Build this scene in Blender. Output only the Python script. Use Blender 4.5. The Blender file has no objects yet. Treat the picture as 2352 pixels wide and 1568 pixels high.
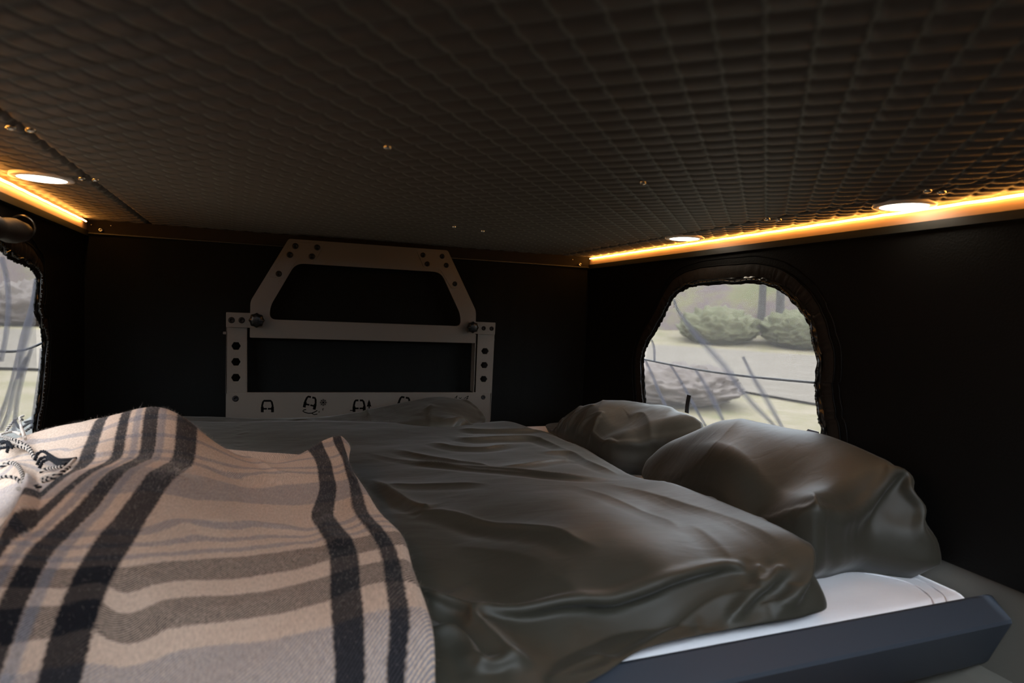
import bpy, bmesh, math, random
import numpy as np
from mathutils import Vector, Matrix, geometry, noise
random.seed(7); np.random.seed(7)
SC = bpy.context.scene
C = SC.collection
# ---------------------------------------------------------------- camera
CZ = 2.2
CAM = np.array([0., 0., CZ])
F, CX, CY = 1480., 1176., 784.
YAW, PIT, ROL = math.radians(21.4), math.radians(-4.2), math.radians(2.86)
_r0 = np.array([math.cos(YAW), -math.sin(YAW), 0])
FW = np.array([math.sin(YAW)*math.cos(PIT), math.cos(YAW)*math.cos(PIT), math.sin(PIT)])
_u0 = np.cross(_r0, FW)
RT = math.cos(ROL)*_r0 + math.sin(ROL)*_u0
UP = -math.sin(ROL)*_r0 + math.cos(ROL)*_u0
cam_d = bpy.data.cameras.new('camera'); cam = bpy.data.objects.new('camera', cam_d); C.objects.link(cam)
cam_d.sensor_width = 36; cam_d.lens = F/2352*36
cam_d.clip_start = 0.02; cam_d.clip_end = 400
cam_d.dof.use_dof = True; cam_d.dof.focus_distance = 1.55; cam_d.dof.aperture_fstop = 4.8
M = Matrix(((RT[0], UP[0], -FW[0]), (RT[1], UP[1], -FW[1]), (RT[2], UP[2], -FW[2])))
cam.matrix_world = Matrix.Translation(Vector(CAM)) @ M.to_4x4()
SC.camera = cam
# ---------------------------------------------------------------- world, exposure
w = bpy.data.worlds.new('sky'); SC.world = w; w.use_nodes = True
w.node_tree.nodes['Background'].inputs[0].default_value = (.80, .90, 1, 1)
w.node_tree.nodes['Background'].inputs[1].default_value = 9.5
SC.view_settings.view_transform = 'Standard'; SC.view_settings.look = 'None'
SC.view_settings.gamma = 1; SC.view_settings.exposure = 0.0
SC.view_settings.use_curve_mapping = False
SC.cycles.use_denoising = True
SC.cycles.max_bounces = 8; SC.cycles.transparent_max_bounces = 16
SC.cycles.sample_clamp_indirect = 4

def ray(x, y): return FW + (x-CX)/F*RT - (y-CY)/F*UP
def at(x, y, ax, val):
    """point where the sight line of a photo point meets a plane of the room"""
    d = ray(x, y); return CAM + d*((val-CAM[ax])/d[ax])
ZM = CZ-.41                       # top of the mattress
def P(x, y, h): return at(x, y, 2, ZM+h)
XL, XR, YB = -.404, .985, 1.86    # inner faces of the tent walls
def ceil_z(Y): return CZ+.133+.037*(YB-Y)
def at_ceil(x, y, drop=0.):
    d = ray(x, y); n = np.array([0, .037, 1.])
    return CAM + d*((.133-drop+.037*YB)/(d@n))

# ---------------------------------------------------------------- object helpers
def tag(o, label=None, cat=None, group=None, kind=None):
    if label: o['label'] = label
    if cat: o['category'] = cat
    if group: o['group'] = group
    if kind: o['kind'] = kind
    return o
def empty(name, loc=(0, 0, 0)):
    o = bpy.data.objects.new(name, None); C.objects.link(o); o.location = loc
    o.empty_display_size = .02
    return o
def link(name, me, mat, parent=None, smooth=False):
    o = bpy.data.objects.new(name, me); C.objects.link(o)
    if mat: me.materials.append(mat)
    if smooth: me.polygons.foreach_set('use_smooth', [True]*len(me.polygons))
    if parent:
        o.parent = parent
        o.matrix_parent_inverse = Matrix.Translation(-chain(parent))
    return o
def chain(p):
    v = Vector((0, 0, 0))
    while p: v += p.location; p = p.parent
    return v
def mesh(name, V, Fc, mat, parent=None, smooth=False):
    me = bpy.data.meshes.new(name); me.from_pydata([tuple(map(float, v)) for v in V], [], Fc)
    me.validate(); me.update()
    return link(name, me, mat, parent, smooth)
def box(name, a, b, mat, parent=None, bev=0.):
    bm = bmesh.new(); bmesh.ops.create_cube(bm, size=1)
    for v in bm.verts: v.co = Vector([a[i]+(v.co[i]+.5)*(b[i]-a[i]) for i in range(3)])
    if bev: bmesh.ops.bevel(bm, geom=bm.edges[:], offset=bev, segments=2, affect='EDGES')
    me = bpy.data.meshes.new(name); bm.to_mesh(me); bm.free()
    return link(name, me, mat, parent, False)
def tube_data(pts, r, n=8, closed=False, twist=0.):
    pts = np.array(pts, float); N = len(pts)
    rr = np.full(N, r) if np.isscalar(r) else np.array(r)
    t = np.gradient(pts, axis=0)
    if closed: t = np.roll(pts, -1, 0)-np.roll(pts, 1, 0)
    t /= np.linalg.norm(t, axis=1)[:, None]+1e-12
    V = []; nrm = np.cross(t[0], [0, 0, 1.]);
    if np.linalg.norm(nrm) < 1e-3: nrm = np.cross(t[0], [0, 1., 0])
    nrm /= np.linalg.norm(nrm)
    for i in range(N):
        nrm = nrm - t[i]*(nrm@t[i]); nrm /= np.linalg.norm(nrm); b = np.cross(t[i], nrm)
        for k in range(n):
            a = 2*math.pi*k/n + twist*i
            V.append(pts[i]+rr[i]*(math.cos(a)*nrm+math.sin(a)*b))
    Fc = []
    for i in range(N if closed else N-1):
        j = (i+1) % N
        for k in range(n):
            Fc.append((i*n+k, i*n+(k+1) % n, j*n+(k+1) % n, j*n+k))
    if not closed:
        Fc.append(tuple(range(n))[::-1]); Fc.append(tuple((N-1)*n+k for k in range(n)))
    return V, Fc
def tube(name, pts, r, mat, parent=None, n=8, closed=False):
    V, Fc = tube_data(pts, r, n, closed); return mesh(name, V, Fc, mat, parent, True)
def smooth_line(pts, n=12, closed=False):
    """Catmull-Rom through points"""
    p = np.array(pts, float); N = len(p); out = []
    rng = range(N) if closed else range(N-1)
    for i in rng:
        g = (lambda k: p[k % N]) if closed else (lambda k: p[min(max(k, 0), N-1)])
        a, b, c, d = g(i-1), g(i), g(i+1), g(i+2)
        for k in range(n):
            t = k/n
            out.append(.5*((2*b)+(-a+c)*t+(2*a-5*b+4*c-d)*t*t+(-a+3*b-3*c+d)*t**3))
    if not closed: out.append(p[-1])
    return np.array(out)
def plate(name, outer, holes, org, ax, ay, th, mat, parent=None, bev=0.):
    """flat plate with real holes; outer/holes 2-D lists; thickness runs along ax x ay, away from org"""
    org, ax, ay = Vector(org), Vector(ax), Vector(ay); nz = ax.cross(ay).normalized()
    loops = [[Vector((p[0], p[1], 0)) for p in L] for L in [outer]+list(holes)]
    tris = geometry.tessellate_polygon(loops)
    flat = [p for L in loops for p in L]; n = len(flat)
    W = [org+ax*p.x+ay*p.y for p in flat]
    V = [x for x in W]+[x+nz*th for x in W]
    def area(L): return sum(L[i].x*L[(i+1) % len(L)].y-L[(i+1) % len(L)].x*L[i].y for i in range(len(L)))
    Fc = []
    for t in tris:
        a, b, c = t
        s = (flat[b]-flat[a]).cross(flat[c]-flat[a]).z
        if s < 0: a, b, c = a, c, b
        Fc.append((a+n, b+n, c+n)); Fc.append((c, b, a))
    k = 0
    for li, L in enumerate(loops):
        m = len(L); fl = (area(L) < 0) ^ (li > 0)
        for i in range(m):
            a, b = k+i, k+(i+1) % m
            if fl: a, b = b, a
            Fc.append((a, b, b+n, a+n))
        k += m
    o = mesh(name, V, Fc, mat, parent)
    bm = bmesh.new(); bm.from_mesh(o.data); bmesh.ops.recalc_face_normals(bm, faces=bm.faces[:]); bm.to_mesh(o.data); bm.free()
    if bev:
        md = o.modifiers.new('bevel', 'BEVEL'); md.width = bev; md.segments = 2; md.limit_method = 'ANGLE'; md.angle_limit = math.radians(50)
    return o
def rnd_poly(pts, r, n=6):
    """round the corners of a polygon"""
    out = []; N = len(pts); pts = [Vector(p) for p in pts]
    rs = r if hasattr(r, '__len__') else [r]*N
    for i in range(N):
        p, a, b = pts[i], pts[i-1], pts[(i+1) % N]
        da, db = (a-p).normalized(), (b-p).normalized()
        q = min(rs[i], (a-p).length*.48, (b-p).length*.48)
        if q <= 0: out.append(tuple(p)); continue
        s, e = p+da*q, p+db*q
        for k in range(n+1):
            t = k/n; out.append(tuple(s*(1-t)**2+p*2*t*(1-t)+e*t*t))
    return out

# ---------------------------------------------------------------- materials
def newmat(name):
    m = bpy.data.materials.new(name); m.use_nodes = True
    nt = m.node_tree; b = nt.nodes['Principled BSDF']
    return m, nt, b
def N_(nt, t, **kw):
    n = nt.nodes.new(t)
    for k, v in kw.items(): setattr(n, k, v)
    return n
def simple(name, col, rough=.5, metal=0., spec=.5, emis=None, es=0., noise_amt=0., nscale=30., bump=0., bscale=200., sheen=0., coat=0.):
    m, nt, b = newmat(name)
    b.inputs['Base Color'].default_value = (*col, 1); b.inputs['Roughness'].default_value = rough
    b.inputs['Metallic'].default_value = metal; b.inputs['Specular IOR Level'].default_value = spec
    if coat: b.inputs['Coat Weight'].default_value = coat; b.inputs['Coat Roughness'].default_value = .1
    if sheen:
        b.inputs['Sheen Weight'].default_value = sheen; b.inputs['Sheen Roughness'].default_value = .4
    if emis:
        b.inputs['Emission Color'].default_value = (*emis, 1); b.inputs['Emission Strength'].default_value = es
    tc = N_(nt, 'ShaderNodeTexCoord')
    if noise_amt:
        n = N_(nt, 'ShaderNodeTexNoise'); n.inputs['Scale'].default_value = nscale; n.inputs['Detail'].default_value = 4
        nt.links.new(tc.outputs['Object'], n.inputs['Vector'])
        h = N_(nt, 'ShaderNodeHueSaturation'); mr = N_(nt, 'ShaderNodeMapRange')
        mr.inputs[3].default_value = 1-noise_amt; mr.inputs[4].default_value = 1+noise_amt
        nt.links.new(n.outputs[0], mr.inputs[0]); nt.links.new(mr.outputs[0], h.inputs['Value'])
        h.inputs['Color'].default_value = (*col, 1); nt.links.new(h.outputs[0], b.inputs['Base Color'])
    if bump:
        n = N_(nt, 'ShaderNodeTexNoise'); n.inputs['Scale'].default_value = bscale; n.inputs['Detail'].default_value = 3
        nt.links.new(tc.outputs['Object'], n.inputs['Vector'])
        bp = N_(nt, 'ShaderNodeBump'); bp.inputs['Strength'].default_value = bump; bp.inputs['Distance'].default_value = .002
        nt.links.new(n.outputs[0], bp.inputs['Height']); nt.links.new(bp.outputs[0], b.inputs['Normal'])
    return m
M_tent = simple('black_tent_cloth', (.0045, .0042, .004), .5, spec=.12, bump=.25, bscale=260)
M_tent2 = simple('black_inner_cloth', (.0035, .0042, .0042), .7, spec=.08, bump=.2, bscale=300)
M_zip = simple('glossy_black_zip_tape', (.010, .010, .010), .22, spec=.6)
M_flap = simple('brown_black_binding', (.016, .011, .008), .6, spec=.2, bump=.2, bscale=240)
M_cream = simple('powder_coated_beige_metal', (.10, .087, .073), .28, spec=.5, noise_amt=.04, nscale=8, bump=.06, bscale=500)
M_ink = simple('black_print', (.002, .002, .002), .9, spec=.05)
M_bolt = simple('black_bolt', (.004, .004, .005), .45, spec=.2)
M_knob = simple('black_plastic_knob', (.004, .005, .006), .3, spec=.3)
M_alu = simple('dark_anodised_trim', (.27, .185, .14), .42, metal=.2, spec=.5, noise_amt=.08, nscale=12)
M_lip = simple('dark_trim_lip', (.014, .015, .013), .4, spec=.4)
M_rail = simple('anthracite_coated_metal', (.038, .046, .060), .5, spec=.22, bump=.05, bscale=700)
M_sheet = None
M_side = simple('grey_side_panel', (.13, .122, .105), .6, spec=.3, noise_amt=.05, nscale=5)
M_dark = simple('dark_grey_ledge', (.05, .05, .048), .6)
M_rivet = simple('steel_rivet', (.6, .6, .56), .25, metal=.9)
M_ledhouse = simple('white_lamp_ring', (.75, .72, .68), .35)
M_led = simple('amber_led', (.9, .5, .2), .5, emis=(1, .42, .08), es=50)
M_lens = simple('warm_white_lens', (.9, .9, .9), .4, emis=(1, .87, .68), es=10)
M_wire = simple('red_wire', (.35, .02, .01), .35)
M_cordm = simple('dark_cord', (.012, .012, .018), .6)
M_strap = simple('black_strap', (.02, .02, .022), .45)

# quilted ceiling cloth
def mat_ceiling():
    m, nt, b = newmat('quilted_headliner')
    b.inputs['Base Color'].default_value = (.125, .105, .083, 1); b.inputs['Roughness'].default_value = .6
    b.inputs['Specular IOR Level'].default_value = .25
    b.inputs['Sheen Weight'].default_value = .05
    tc = N_(nt, 'ShaderNodeTexCoord'); n = N_(nt, 'ShaderNodeTexNoise'); n.inputs['Scale'].default_value = 900
    nt.links.new(tc.outputs['Object'], n.inputs['Vector'])
    at_ = N_(nt, 'ShaderNodeAttribute', attribute_name='stitch')
    mx = N_(nt, 'ShaderNodeMixRGB'); mx.inputs[1].default_value = (.118, .100, .080, 1); mx.inputs[2].default_value = (.26, .26, .21, 1)
    nt.links.new(at_.outputs['Fac'], mx.inputs[0]); nt.links.new(mx.outputs[0], b.inputs['Base Color'])
    bp = N_(nt, 'ShaderNodeBump'); bp.inputs['Strength'].default_value = .15; bp.inputs['Distance'].default_value = .001
    nt.links.new(n.outputs[0], bp.inputs['Height']); nt.links.new(bp.outputs[0], b.inputs['Normal'])
    return m
M_ceil = mat_ceiling()

def mat_satin(name, col, rough=.50, sheen=.18):
    m, nt, b = newmat(name)
    tc = N_(nt, 'ShaderNodeTexCoord')
    n = N_(nt, 'ShaderNodeTexNoise'); n.inputs['Scale'].default_value = 9; n.inputs['Detail'].default_value = 5
    nt.links.new(tc.outputs['Object'], n.inputs['Vector'])
    mr = N_(nt, 'ShaderNodeMapRange'); mr.inputs[3].default_value = .9; mr.inputs[4].default_value = 1.1
    nt.links.new(n.outputs[0], mr.inputs[0])
    h = N_(nt, 'ShaderNodeHueSaturation'); h.inputs['Color'].default_value = (*col, 1)
    nt.links.new(mr.outputs[0], h.inputs['Value']); nt.links.new(h.outputs[0], b.inputs['Base Color'])
    b.inputs['Roughness'].default_value = rough; b.inputs['Specular IOR Level'].default_value = .34
    b.inputs['Sheen Weight'].default_value = sheen; b.inputs['Sheen Roughness'].default_value = .35
    b.inputs['Sheen Tint'].default_value = (.8, .8, .8, 1)
    # fine creases + weave
    mp = N_(nt, 'ShaderNodeMapping'); mp.inputs['Scale'].default_value = (14, 40, 20); mp.inputs['Rotation'].default_value = (0, 0, .5)
    nt.links.new(tc.outputs['Object'], mp.inputs[0])
    n2 = N_(nt, 'ShaderNodeTexNoise'); n2.inputs['Scale'].default_value = 1.0; n2.inputs['Detail'].default_value = 4; n2.inputs['Distortion'].default_value = .8
    nt.links.new(mp.outputs[0], n2.inputs['Vector'])
    n3 = N_(nt, 'ShaderNodeTexNoise'); n3.inputs['Scale'].default_value = 1500
    nt.links.new(tc.outputs['Object'], n3.inputs['Vector'])
    b1 = N_(nt, 'ShaderNodeBump'); b1.inputs['Strength'].default_value = .16; b1.inputs['Distance'].default_value = .005
    b2 = N_(nt, 'ShaderNodeBump'); b2.inputs['Strength'].default_value = .12; b2.inputs['Distance'].default_value = .0006
    nt.links.new(n2.outputs[0], b1.inputs['Height']); nt.links.new(n3.outputs[0], b2.inputs['Height'])
    nt.links.new(b1.outputs[0], b2.inputs['Normal']); nt.links.new(b2.outputs[0], b.inputs['Normal'])
    return m
M_olive = mat_satin('olive_satin_cotton', (.037, .0345, .0255))
M_sheet = mat_satin('white_cotton_sheet', (.84, .84, .88), .7, .1)

def ramp_stripes(nt, src, stops):
    """1-D stripe profile with soft woollen edges; stops = list of (lo, hi, colour)"""
    prev = None
    e = .0022
    for lo, hi, col in stops:
        a = N_(nt, 'ShaderNodeMapRange', interpolation_type='SMOOTHSTEP'); a.inputs[1].default_value = lo-e; a.inputs[2].default_value = lo+e
        c = N_(nt, 'ShaderNodeMapRange', interpolation_type='SMOOTHSTEP'); c.inputs[1].default_value = hi-e; c.inputs[2].default_value = hi+e
        c.inputs[3].default_value = 1; c.inputs[4].default_value = 0
        nt.links.new(src, a.inputs[0]); nt.links.new(src, c.inputs[0])
        mu = N_(nt, 'ShaderNodeMath', operation='MULTIPLY'); nt.links.new(a.outputs[0], mu.inputs[0]); nt.links.new(c.outputs[0], mu.inputs[1])
        mx = N_(nt, 'ShaderNodeMixRGB'); nt.links.new(mu.outputs[0], mx.inputs[0])
        if prev is None: mx.inputs[1].default_value = (*CREAM, 1)
        else: nt.links.new(prev, mx.inputs[1])
        mx.inputs[2].default_value = (*col, 1); prev = mx.outputs[0]
    return prev
CREAM = (.55, .41, .32); GREYC = (.24, .225, .24); BLK = (.010, .010, .013)
def mat_plaid():
    m, nt, b = newmat('plaid_wool')
    uv = N_(nt, 'ShaderNodeUVMap', uv_map='weave')
    nz = N_(nt, 'ShaderNodeTexNoise'); nz.inputs['Scale'].default_value = 260; nz.inputs['Detail'].default_value = 3
    nt.links.new(uv.outputs[0], nz.inputs['Vector'])
    sb = N_(nt, 'ShaderNodeVectorMath', operation='SUBTRACT'); sb.inputs[1].default_value = (.5, .5, .5)
    sc = N_(nt, 'ShaderNodeVectorMath', operation='SCALE'); sc.inputs['Scale'].default_value = .006
    ad = N_(nt, 'ShaderNodeVectorMath', operation='ADD')
    nt.links.new(nz.outputs['Color'], sb.inputs[0]); nt.links.new(sb.outputs[0], sc.inputs[0])
    nt.links.new(sc.outputs[0], ad.inputs[0]); nt.links.new(uv.outputs[0], ad.inputs[1])
    s = N_(nt, 'ShaderNodeSeparateXYZ'); nt.links.new(ad.outputs[0], s.inputs[0])
    U = [(.006, .026, BLK), (.050, .081, BLK), (.285, .316, BLK), (.338, .356, BLK),
         (-.026, -.012, BLK), (-.062, -.044, BLK), (.026, .036, GREYC), (-.006, .003, GREYC)]
    Vv = [(.30, .448, GREYC), (.478, .526, BLK), (.562, .602, BLK), (.614, .624, GREYC), (.640, .650, GREYC), (.668, .684, GREYC),
          (.759, .822, GREYC), (.855, .868, GREYC), (.885, .898, GREYC), (.945, .958, GREYC), (1.01, 1.03, GREYC), (1.10, 1.15, BLK), (1.19, 1.22, BLK)]
    wc = ramp_stripes(nt, s.outputs[0], U); fc = ramp_stripes(nt, s.outputs[1], Vv)
    # twill: which yarn lies on top
    ml = N_(nt, 'ShaderNodeVectorMath', operation='DOT_PRODUCT'); ml.inputs[1].default_value = (235, -235, 0)
    nt.links.new(uv.outputs[0], ml.inputs[0])
    n4 = N_(nt, 'ShaderNodeTexNoise'); n4.inputs['Scale'].default_value = 700
    nt.links.new(uv.outputs[0], n4.inputs['Vector'])
    a4 = N_(nt, 'ShaderNodeMath', operation='MULTIPLY_ADD'); a4.inputs[1].default_value = .6
    nt.links.new(n4.outputs[0], a4.inputs[0]); nt.links.new(ml.outputs['Value'], a4.inputs[2])
    tp = N_(nt, 'ShaderNodeMath', operation='MULTIPLY'); tp.inputs[1].default_value = 2*math.pi
    nt.links.new(a4.outputs[0], tp.inputs[0])
    sn = N_(nt, 'ShaderNodeMath', operation='SINE'); nt.links.new(tp.outputs[0], sn.inputs[0])
    mr = N_(nt, 'ShaderNodeMapRange', interpolation_type='SMOOTHSTEP'); mr.inputs[1].default_value = -.65; mr.inputs[2].default_value = .1
    nt.links.new(sn.outputs[0], mr.inputs[0])
    # weft shows fully in the twill gaps; dark warp hides it more
    sh = N_(nt, 'ShaderNodeSeparateColor', mode='HSV'); nt.links.new(wc, sh.inputs[0])
    vr = N_(nt, 'ShaderNodeMapRange'); vr.inputs[1].default_value = .02; vr.inputs[2].default_value = .5; vr.inputs[3].default_value = .10; vr.inputs[4].default_value = .97
    nt.links.new(sh.outputs[2], vr.inputs[0])
    mm = N_(nt, 'ShaderNodeMath', operation='MULTIPLY'); nt.links.new(mr.outputs[0], mm.inputs[0]); nt.links.new(vr.outputs[0], mm.inputs[1])
    mx = N_(nt, 'ShaderNodeMixRGB'); nt.links.new(mm.outputs[0], mx.inputs[0]); nt.links.new(wc, mx.inputs[1]); nt.links.new(fc, mx.inputs[2])
    # brushed nap: fine light fuzz
    nf = N_(nt, 'ShaderNodeTexNoise'); nf.inputs['Scale'].default_value = 420; nf.inputs['Detail'].default_value = 5; nf.inputs['Roughness'].default_value = .7
    mpf = N_(nt, 'ShaderNodeMapping'); mpf.inputs['Scale'].default_value = (1, .35, 1)
    nt.links.new(uv.outputs[0], mpf.inputs[0]); nt.links.new(mpf.outputs[0], nf.inputs['Vector'])
    hv = N_(nt, 'ShaderNodeHueSaturation'); mrf = N_(nt, 'ShaderNodeMapRange'); mrf.inputs[1].default_value = .3; mrf.inputs[2].default_value = .7; mrf.inputs[3].default_value = .75; mrf.inputs[4].default_value = 1.25
    nt.links.new(nf.outputs[0], mrf.inputs[0]); nt.links.new(mrf.outputs[0], hv.inputs['Value']); nt.links.new(mx.outputs[0], hv.inputs['Color'])
    nt.links.new(hv.outputs[0], b.inputs['Base Color'])
    b.inputs['Roughness'].default_value = .9; b.inputs['Specular IOR Level'].default_value = .1
    b.inputs['Sheen Weight'].default_value = .06; b.inputs['Sheen Roughness'].default_value = .5
    bp = N_(nt, 'ShaderNodeBump'); bp.inputs['Strength'].default_value = .5; bp.inputs['Distance'].default_value = .0016
    ba = N_(nt, 'ShaderNodeMath', operation='ADD'); nt.links.new(nf.outputs[0], ba.inputs[0]); nt.links.new(mr.outputs[0], ba.inputs[1])
    nt.links.new(ba.outputs[0], bp.inputs['Height']); nt.links.new(bp.outputs[0], b.inputs['Normal'])
    return m
M_plaid = mat_plaid()
M_yarnw = simple('cream_yarn', (.55, .46, .39), .9, spec=.1, noise_amt=.15, nscale=300, bump=.5, bscale=900, sheen=.3)
M_yarnb = simple('black_yarn', (.012, .012, .016), .9, spec=.1, bump=.5, bscale=900, sheen=.1)

def mat_net(open_=.62, scale=1.0):
    """insect net: fine threads with open holes between"""
    m, nt, b = newmat('insect_net')
    uv = N_(nt, 'ShaderNodeUVMap', uv_map='net')
    s = N_(nt, 'ShaderNodeSeparateXYZ'); nt.links.new(uv.outputs[0], s.inputs[0])
    outs = []
    for ax, k in ((0, 2*math.pi/.0022), (1, 2*math.pi/.0028)):
        mu = N_(nt, 'ShaderNodeMath', operation='MULTIPLY'); mu.inputs[1].default_value = k; nt.links.new(s.outputs[ax], mu.inputs[0])
        c = N_(nt, 'ShaderNodeMath', operation='COSINE'); nt.links.new(mu.outputs[0], c.inputs[0])
        mr = N_(nt, 'ShaderNodeMapRange', interpolation_type='SMOOTHSTEP')
        mr.inputs[1].default_value = .25 if ax else .55; mr.inputs[2].default_value = .95
        nt.links.new(c.outputs[0], mr.inputs[0]); outs.append(mr.outputs[0])
    mx = N_(nt, 'ShaderNodeMath', operation='MAXIMUM'); nt.links.new(outs[0], mx.inputs[0]); nt.links.new(outs[1], mx.inputs[1])
    fr = N_(nt, 'ShaderNodeMapRange'); fr.inputs[3].default_value = 1-open_-.22; fr.inputs[4].default_value = 1-open_+.30
    nt.links.new(mx.outputs[0], fr.inputs[0])
    tr = N_(nt, 'ShaderNodeBsdfTransparent'); df = N_(nt, 'ShaderNodeBsdfDiffuse'); df.inputs[0].default_value = (.045, .044, .048, 1)
    tl = N_(nt, 'ShaderNodeBsdfTranslucent'); tl.inputs[0].default_value = (.07, .065, .062, 1)
    ad = N_(nt, 'ShaderNodeAddShader'); nt.links.new(df.outputs[0], ad.inputs[0]); nt.links.new(tl.outputs[0], ad.inputs[1])
    ms = N_(nt, 'ShaderNodeMixShader'); nt.links.new(fr.outputs[0], ms.inputs[0]); nt.links.new(tr.outputs[0], ms.inputs[1]); nt.links.new(ad.outputs[0], ms.inputs[2])
    nt.links.new(ms.outputs[0], nt.nodes['Material Output'].inputs[0])
    return m
M_net = mat_net()
def mat_fold():
    m, nt, b = newmat('doubled_net')
    tr = N_(nt, 'ShaderNodeBsdfTransparent'); df = N_(nt, 'ShaderNodeBsdfDiffuse'); df.inputs[0].default_value = (.06, .062, .075, 1)
    tl = N_(nt, 'ShaderNodeBsdfTranslucent'); tl.inputs[0].default_value = (.10, .10, .12, 1)
    ad = N_(nt, 'ShaderNodeAddShader'); nt.links.new(df.outputs[0], ad.inputs[0]); nt.links.new(tl.outputs[0], ad.inputs[1])
    ms = N_(nt, 'ShaderNodeMixShader'); ms.inputs[0].default_value = .24; nt.links.new(tr.outputs[0], ms.inputs[1]); nt.links.new(ad.outputs[0], ms.inputs[2])
    nt.links.new(ms.outputs[0], nt.nodes['Material Output'].inputs[0])
    return m
M_fold = mat_fold()

def mat_ground(name, cols, scale, sy=1., rough=.9):
    m, nt, b = newmat(name)
    tc = N_(nt, 'ShaderNodeTexCoord'); mp = N_(nt, 'ShaderNodeMapping'); mp.inputs['Scale'].default_value = (1, sy, 1)
    nt.links.new(tc.outputs['Object'], mp.inputs[0])
    n = N_(nt, 'ShaderNodeTexNoise'); n.inputs['Scale'].default_value = scale; n.inputs['Detail'].default_value = 6; n.inputs['Roughness'].default_value = .65
    nt.links.new(mp.outputs[0], n.inputs['Vector'])
    r = N_(nt, 'ShaderNodeValToRGB'); nt.links.new(n.outputs[0], r.inputs[0])
    while len(r.color_ramp.elements) < len(cols): r.color_ramp.elements.new(.5)
    for i, (p, c) in enumerate(cols):
        r.color_ramp.elements[i].position = p; r.color_ramp.elements[i].color = (*c, 1)
    nt.links.new(r.outputs[0], b.inputs['Base Color']); b.inputs['Roughness'].default_value = rough
    b.inputs['Specular IOR Level'].default_value = .1
    return m
M_grass = mat_ground('dry_grass', [(.30, (.075, .070, .030)), (.42, (.112, .092, .052)), (.6, (.140, .112, .076))], .8)
M_road = mat_ground('pale_gravel', [(.3, (.082, .066, .050)), (.7, (.11, .090, .070))], 1.2)
M_bank = mat_ground('bank_growth', [(.3, (.068, .066, .030)), (.45, (.085, .073, .040)), (.55, (.072, .053, .046)), (.7, (.056, .041, .044))], .35)
M_bush = mat_ground('bare_bush', [(.3, (.070, .054, .048)), (.6, (.098, .078, .066))], 2.5)
M_gbush = mat_ground('green_bush', [(.3, (.062, .062, .032)), (.6, (.085, .078, .045))], 2.5)
M_bark = mat_ground('bark', [(.3, (.045, .040, .037)), (.7, (.065, .058, .053))], 3)

# ================================================================ STRUCTURE
# ---- outside ground
def grid_mesh(name, xs, ys, fz, mat, kind='structure', parent=None):
    V = [(x, y, fz(x, y)) for y in ys for x in xs]; nx = len(xs)
    Fc = [(j*nx+i, j*nx+i+1, (j+1)*nx+i+1, (j+1)*nx+i) for j in range(len(ys)-1) for i in range(nx-1)]
    return tag(mesh(name, V, Fc, mat, parent, True), kind=kind)
def gz(x, y):
    d = math.hypot(x, y); r = 0
    if d > 38: r = (d-38)*.14
    return r+.12*noise.noise(Vector((x*.12, y*.12, 0)))-.06-(.35 if d < 6 else 0)*(1-d/6)
xs = np.concatenate([np.linspace(-120, -30, 24), np.linspace(-27, 27, 30), np.linspace(30, 120, 24)])
grid_mesh('ground', xs, xs, gz, M_grass)
def ring_strip(name, r0, r1, a0, a1, lift, mat, n=48):
    V = []; Fc = []
    for i in range(n+1):
        a = math.radians(a0+(a1-a0)*i/n)
        for r in (r0+.8*math.sin(i*.35), (r0+r1)/2, r1+.8*math.sin(i*.23)):
            x, y = r*math.sin(a), r*math.cos(a); V.append((x, y, gz(x, y)+lift))
    for i in range(n):
        for k in range(2): Fc.append((3*i+k, 3*i+k+1, 3*i+4+k, 3*i+3+k))
    return mesh(name, V, Fc, mat, None, True)
tag(ring_strip('path', 17.5, 33, 28, 110, .07, M_road), kind='structure')
tag(ring_strip('path', 18, 30, -85, -12, .07, M_road), kind='structure')
# wooded bank rising beyond the road
def bank(name, a0, a1, r0, hgt):
    V = []; Fc = []; n = 70; m = 14
    for i in range(n+1):
        a = math.radians(a0+(a1-a0)*i/n)
        for k in range(m+1):
            r = r0+k*2.4; x, y = r*math.sin(a), r*math.cos(a)
            h = hgt*(k/m)**.8+(.5+.25*k/m)*noise.noise(Vector((x*.35, y*.35, 3)))*2
            V.append((x, y, gz(x, y)+h-.4))
    for i in range(n):
        for k in range(m): Fc.append((i*(m+1)+k, i*(m+1)+k+1, (i+1)*(m+1)+k+1, (i+1)*(m+1)+k))
    return tag(mesh(name, V, Fc, M_bank, None, True), kind='structure')
bank('hill', 25, 120, 41, 16)
bank('hill', -100, -5, 36, 34)  # left hill: unseen height added to block sky light through the left window

def shrub(deg, r, s, hgt, mat, label, seed):
    """one rounded bush: a twiggy lobed body"""
    rng = random.Random(seed); a = math.radians(deg); cx, cy = r*math.sin(a), r*math.cos(a); z0 = gz(cx, cy)
    bm = bmesh.new(); bmesh.ops.create_icosphere(bm, subdivisions=5, radius=1)
    for v in bm.verts:
        p = v.co.copy(); n = .45*noise.fractal(p*3.6+Vector((seed, 0, 0)), .5, 2.2, 6)
        v.co = Vector((p.x*s*(1+.35*n), p.y*s*(1+.35*n), max(-.1, (p.z*.55+.45)*hgt*(1+.4*n))))
    me = bpy.data.meshes.new('shrub'); bm.to_mesh(me); bm.free()
    o = link('shrub', me, mat, None, True); o.location = (cx, cy, z0)
    tag(o, label, 'shrub')
shrub(35.2, 15.5, 1.6, .85, M_bush, 'brownish bare bush seen low through the left half of the right window', 3)
shrub(39.0, 38.5, 2.1, 1.9, M_gbush, 'green bush beyond the road, seen in the middle of the right window', 9)
shrub(45.6, 39, 2.2, 1.9, M_gbush, 'olive green bush beyond the road, at the right side of the right window', 5)
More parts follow.
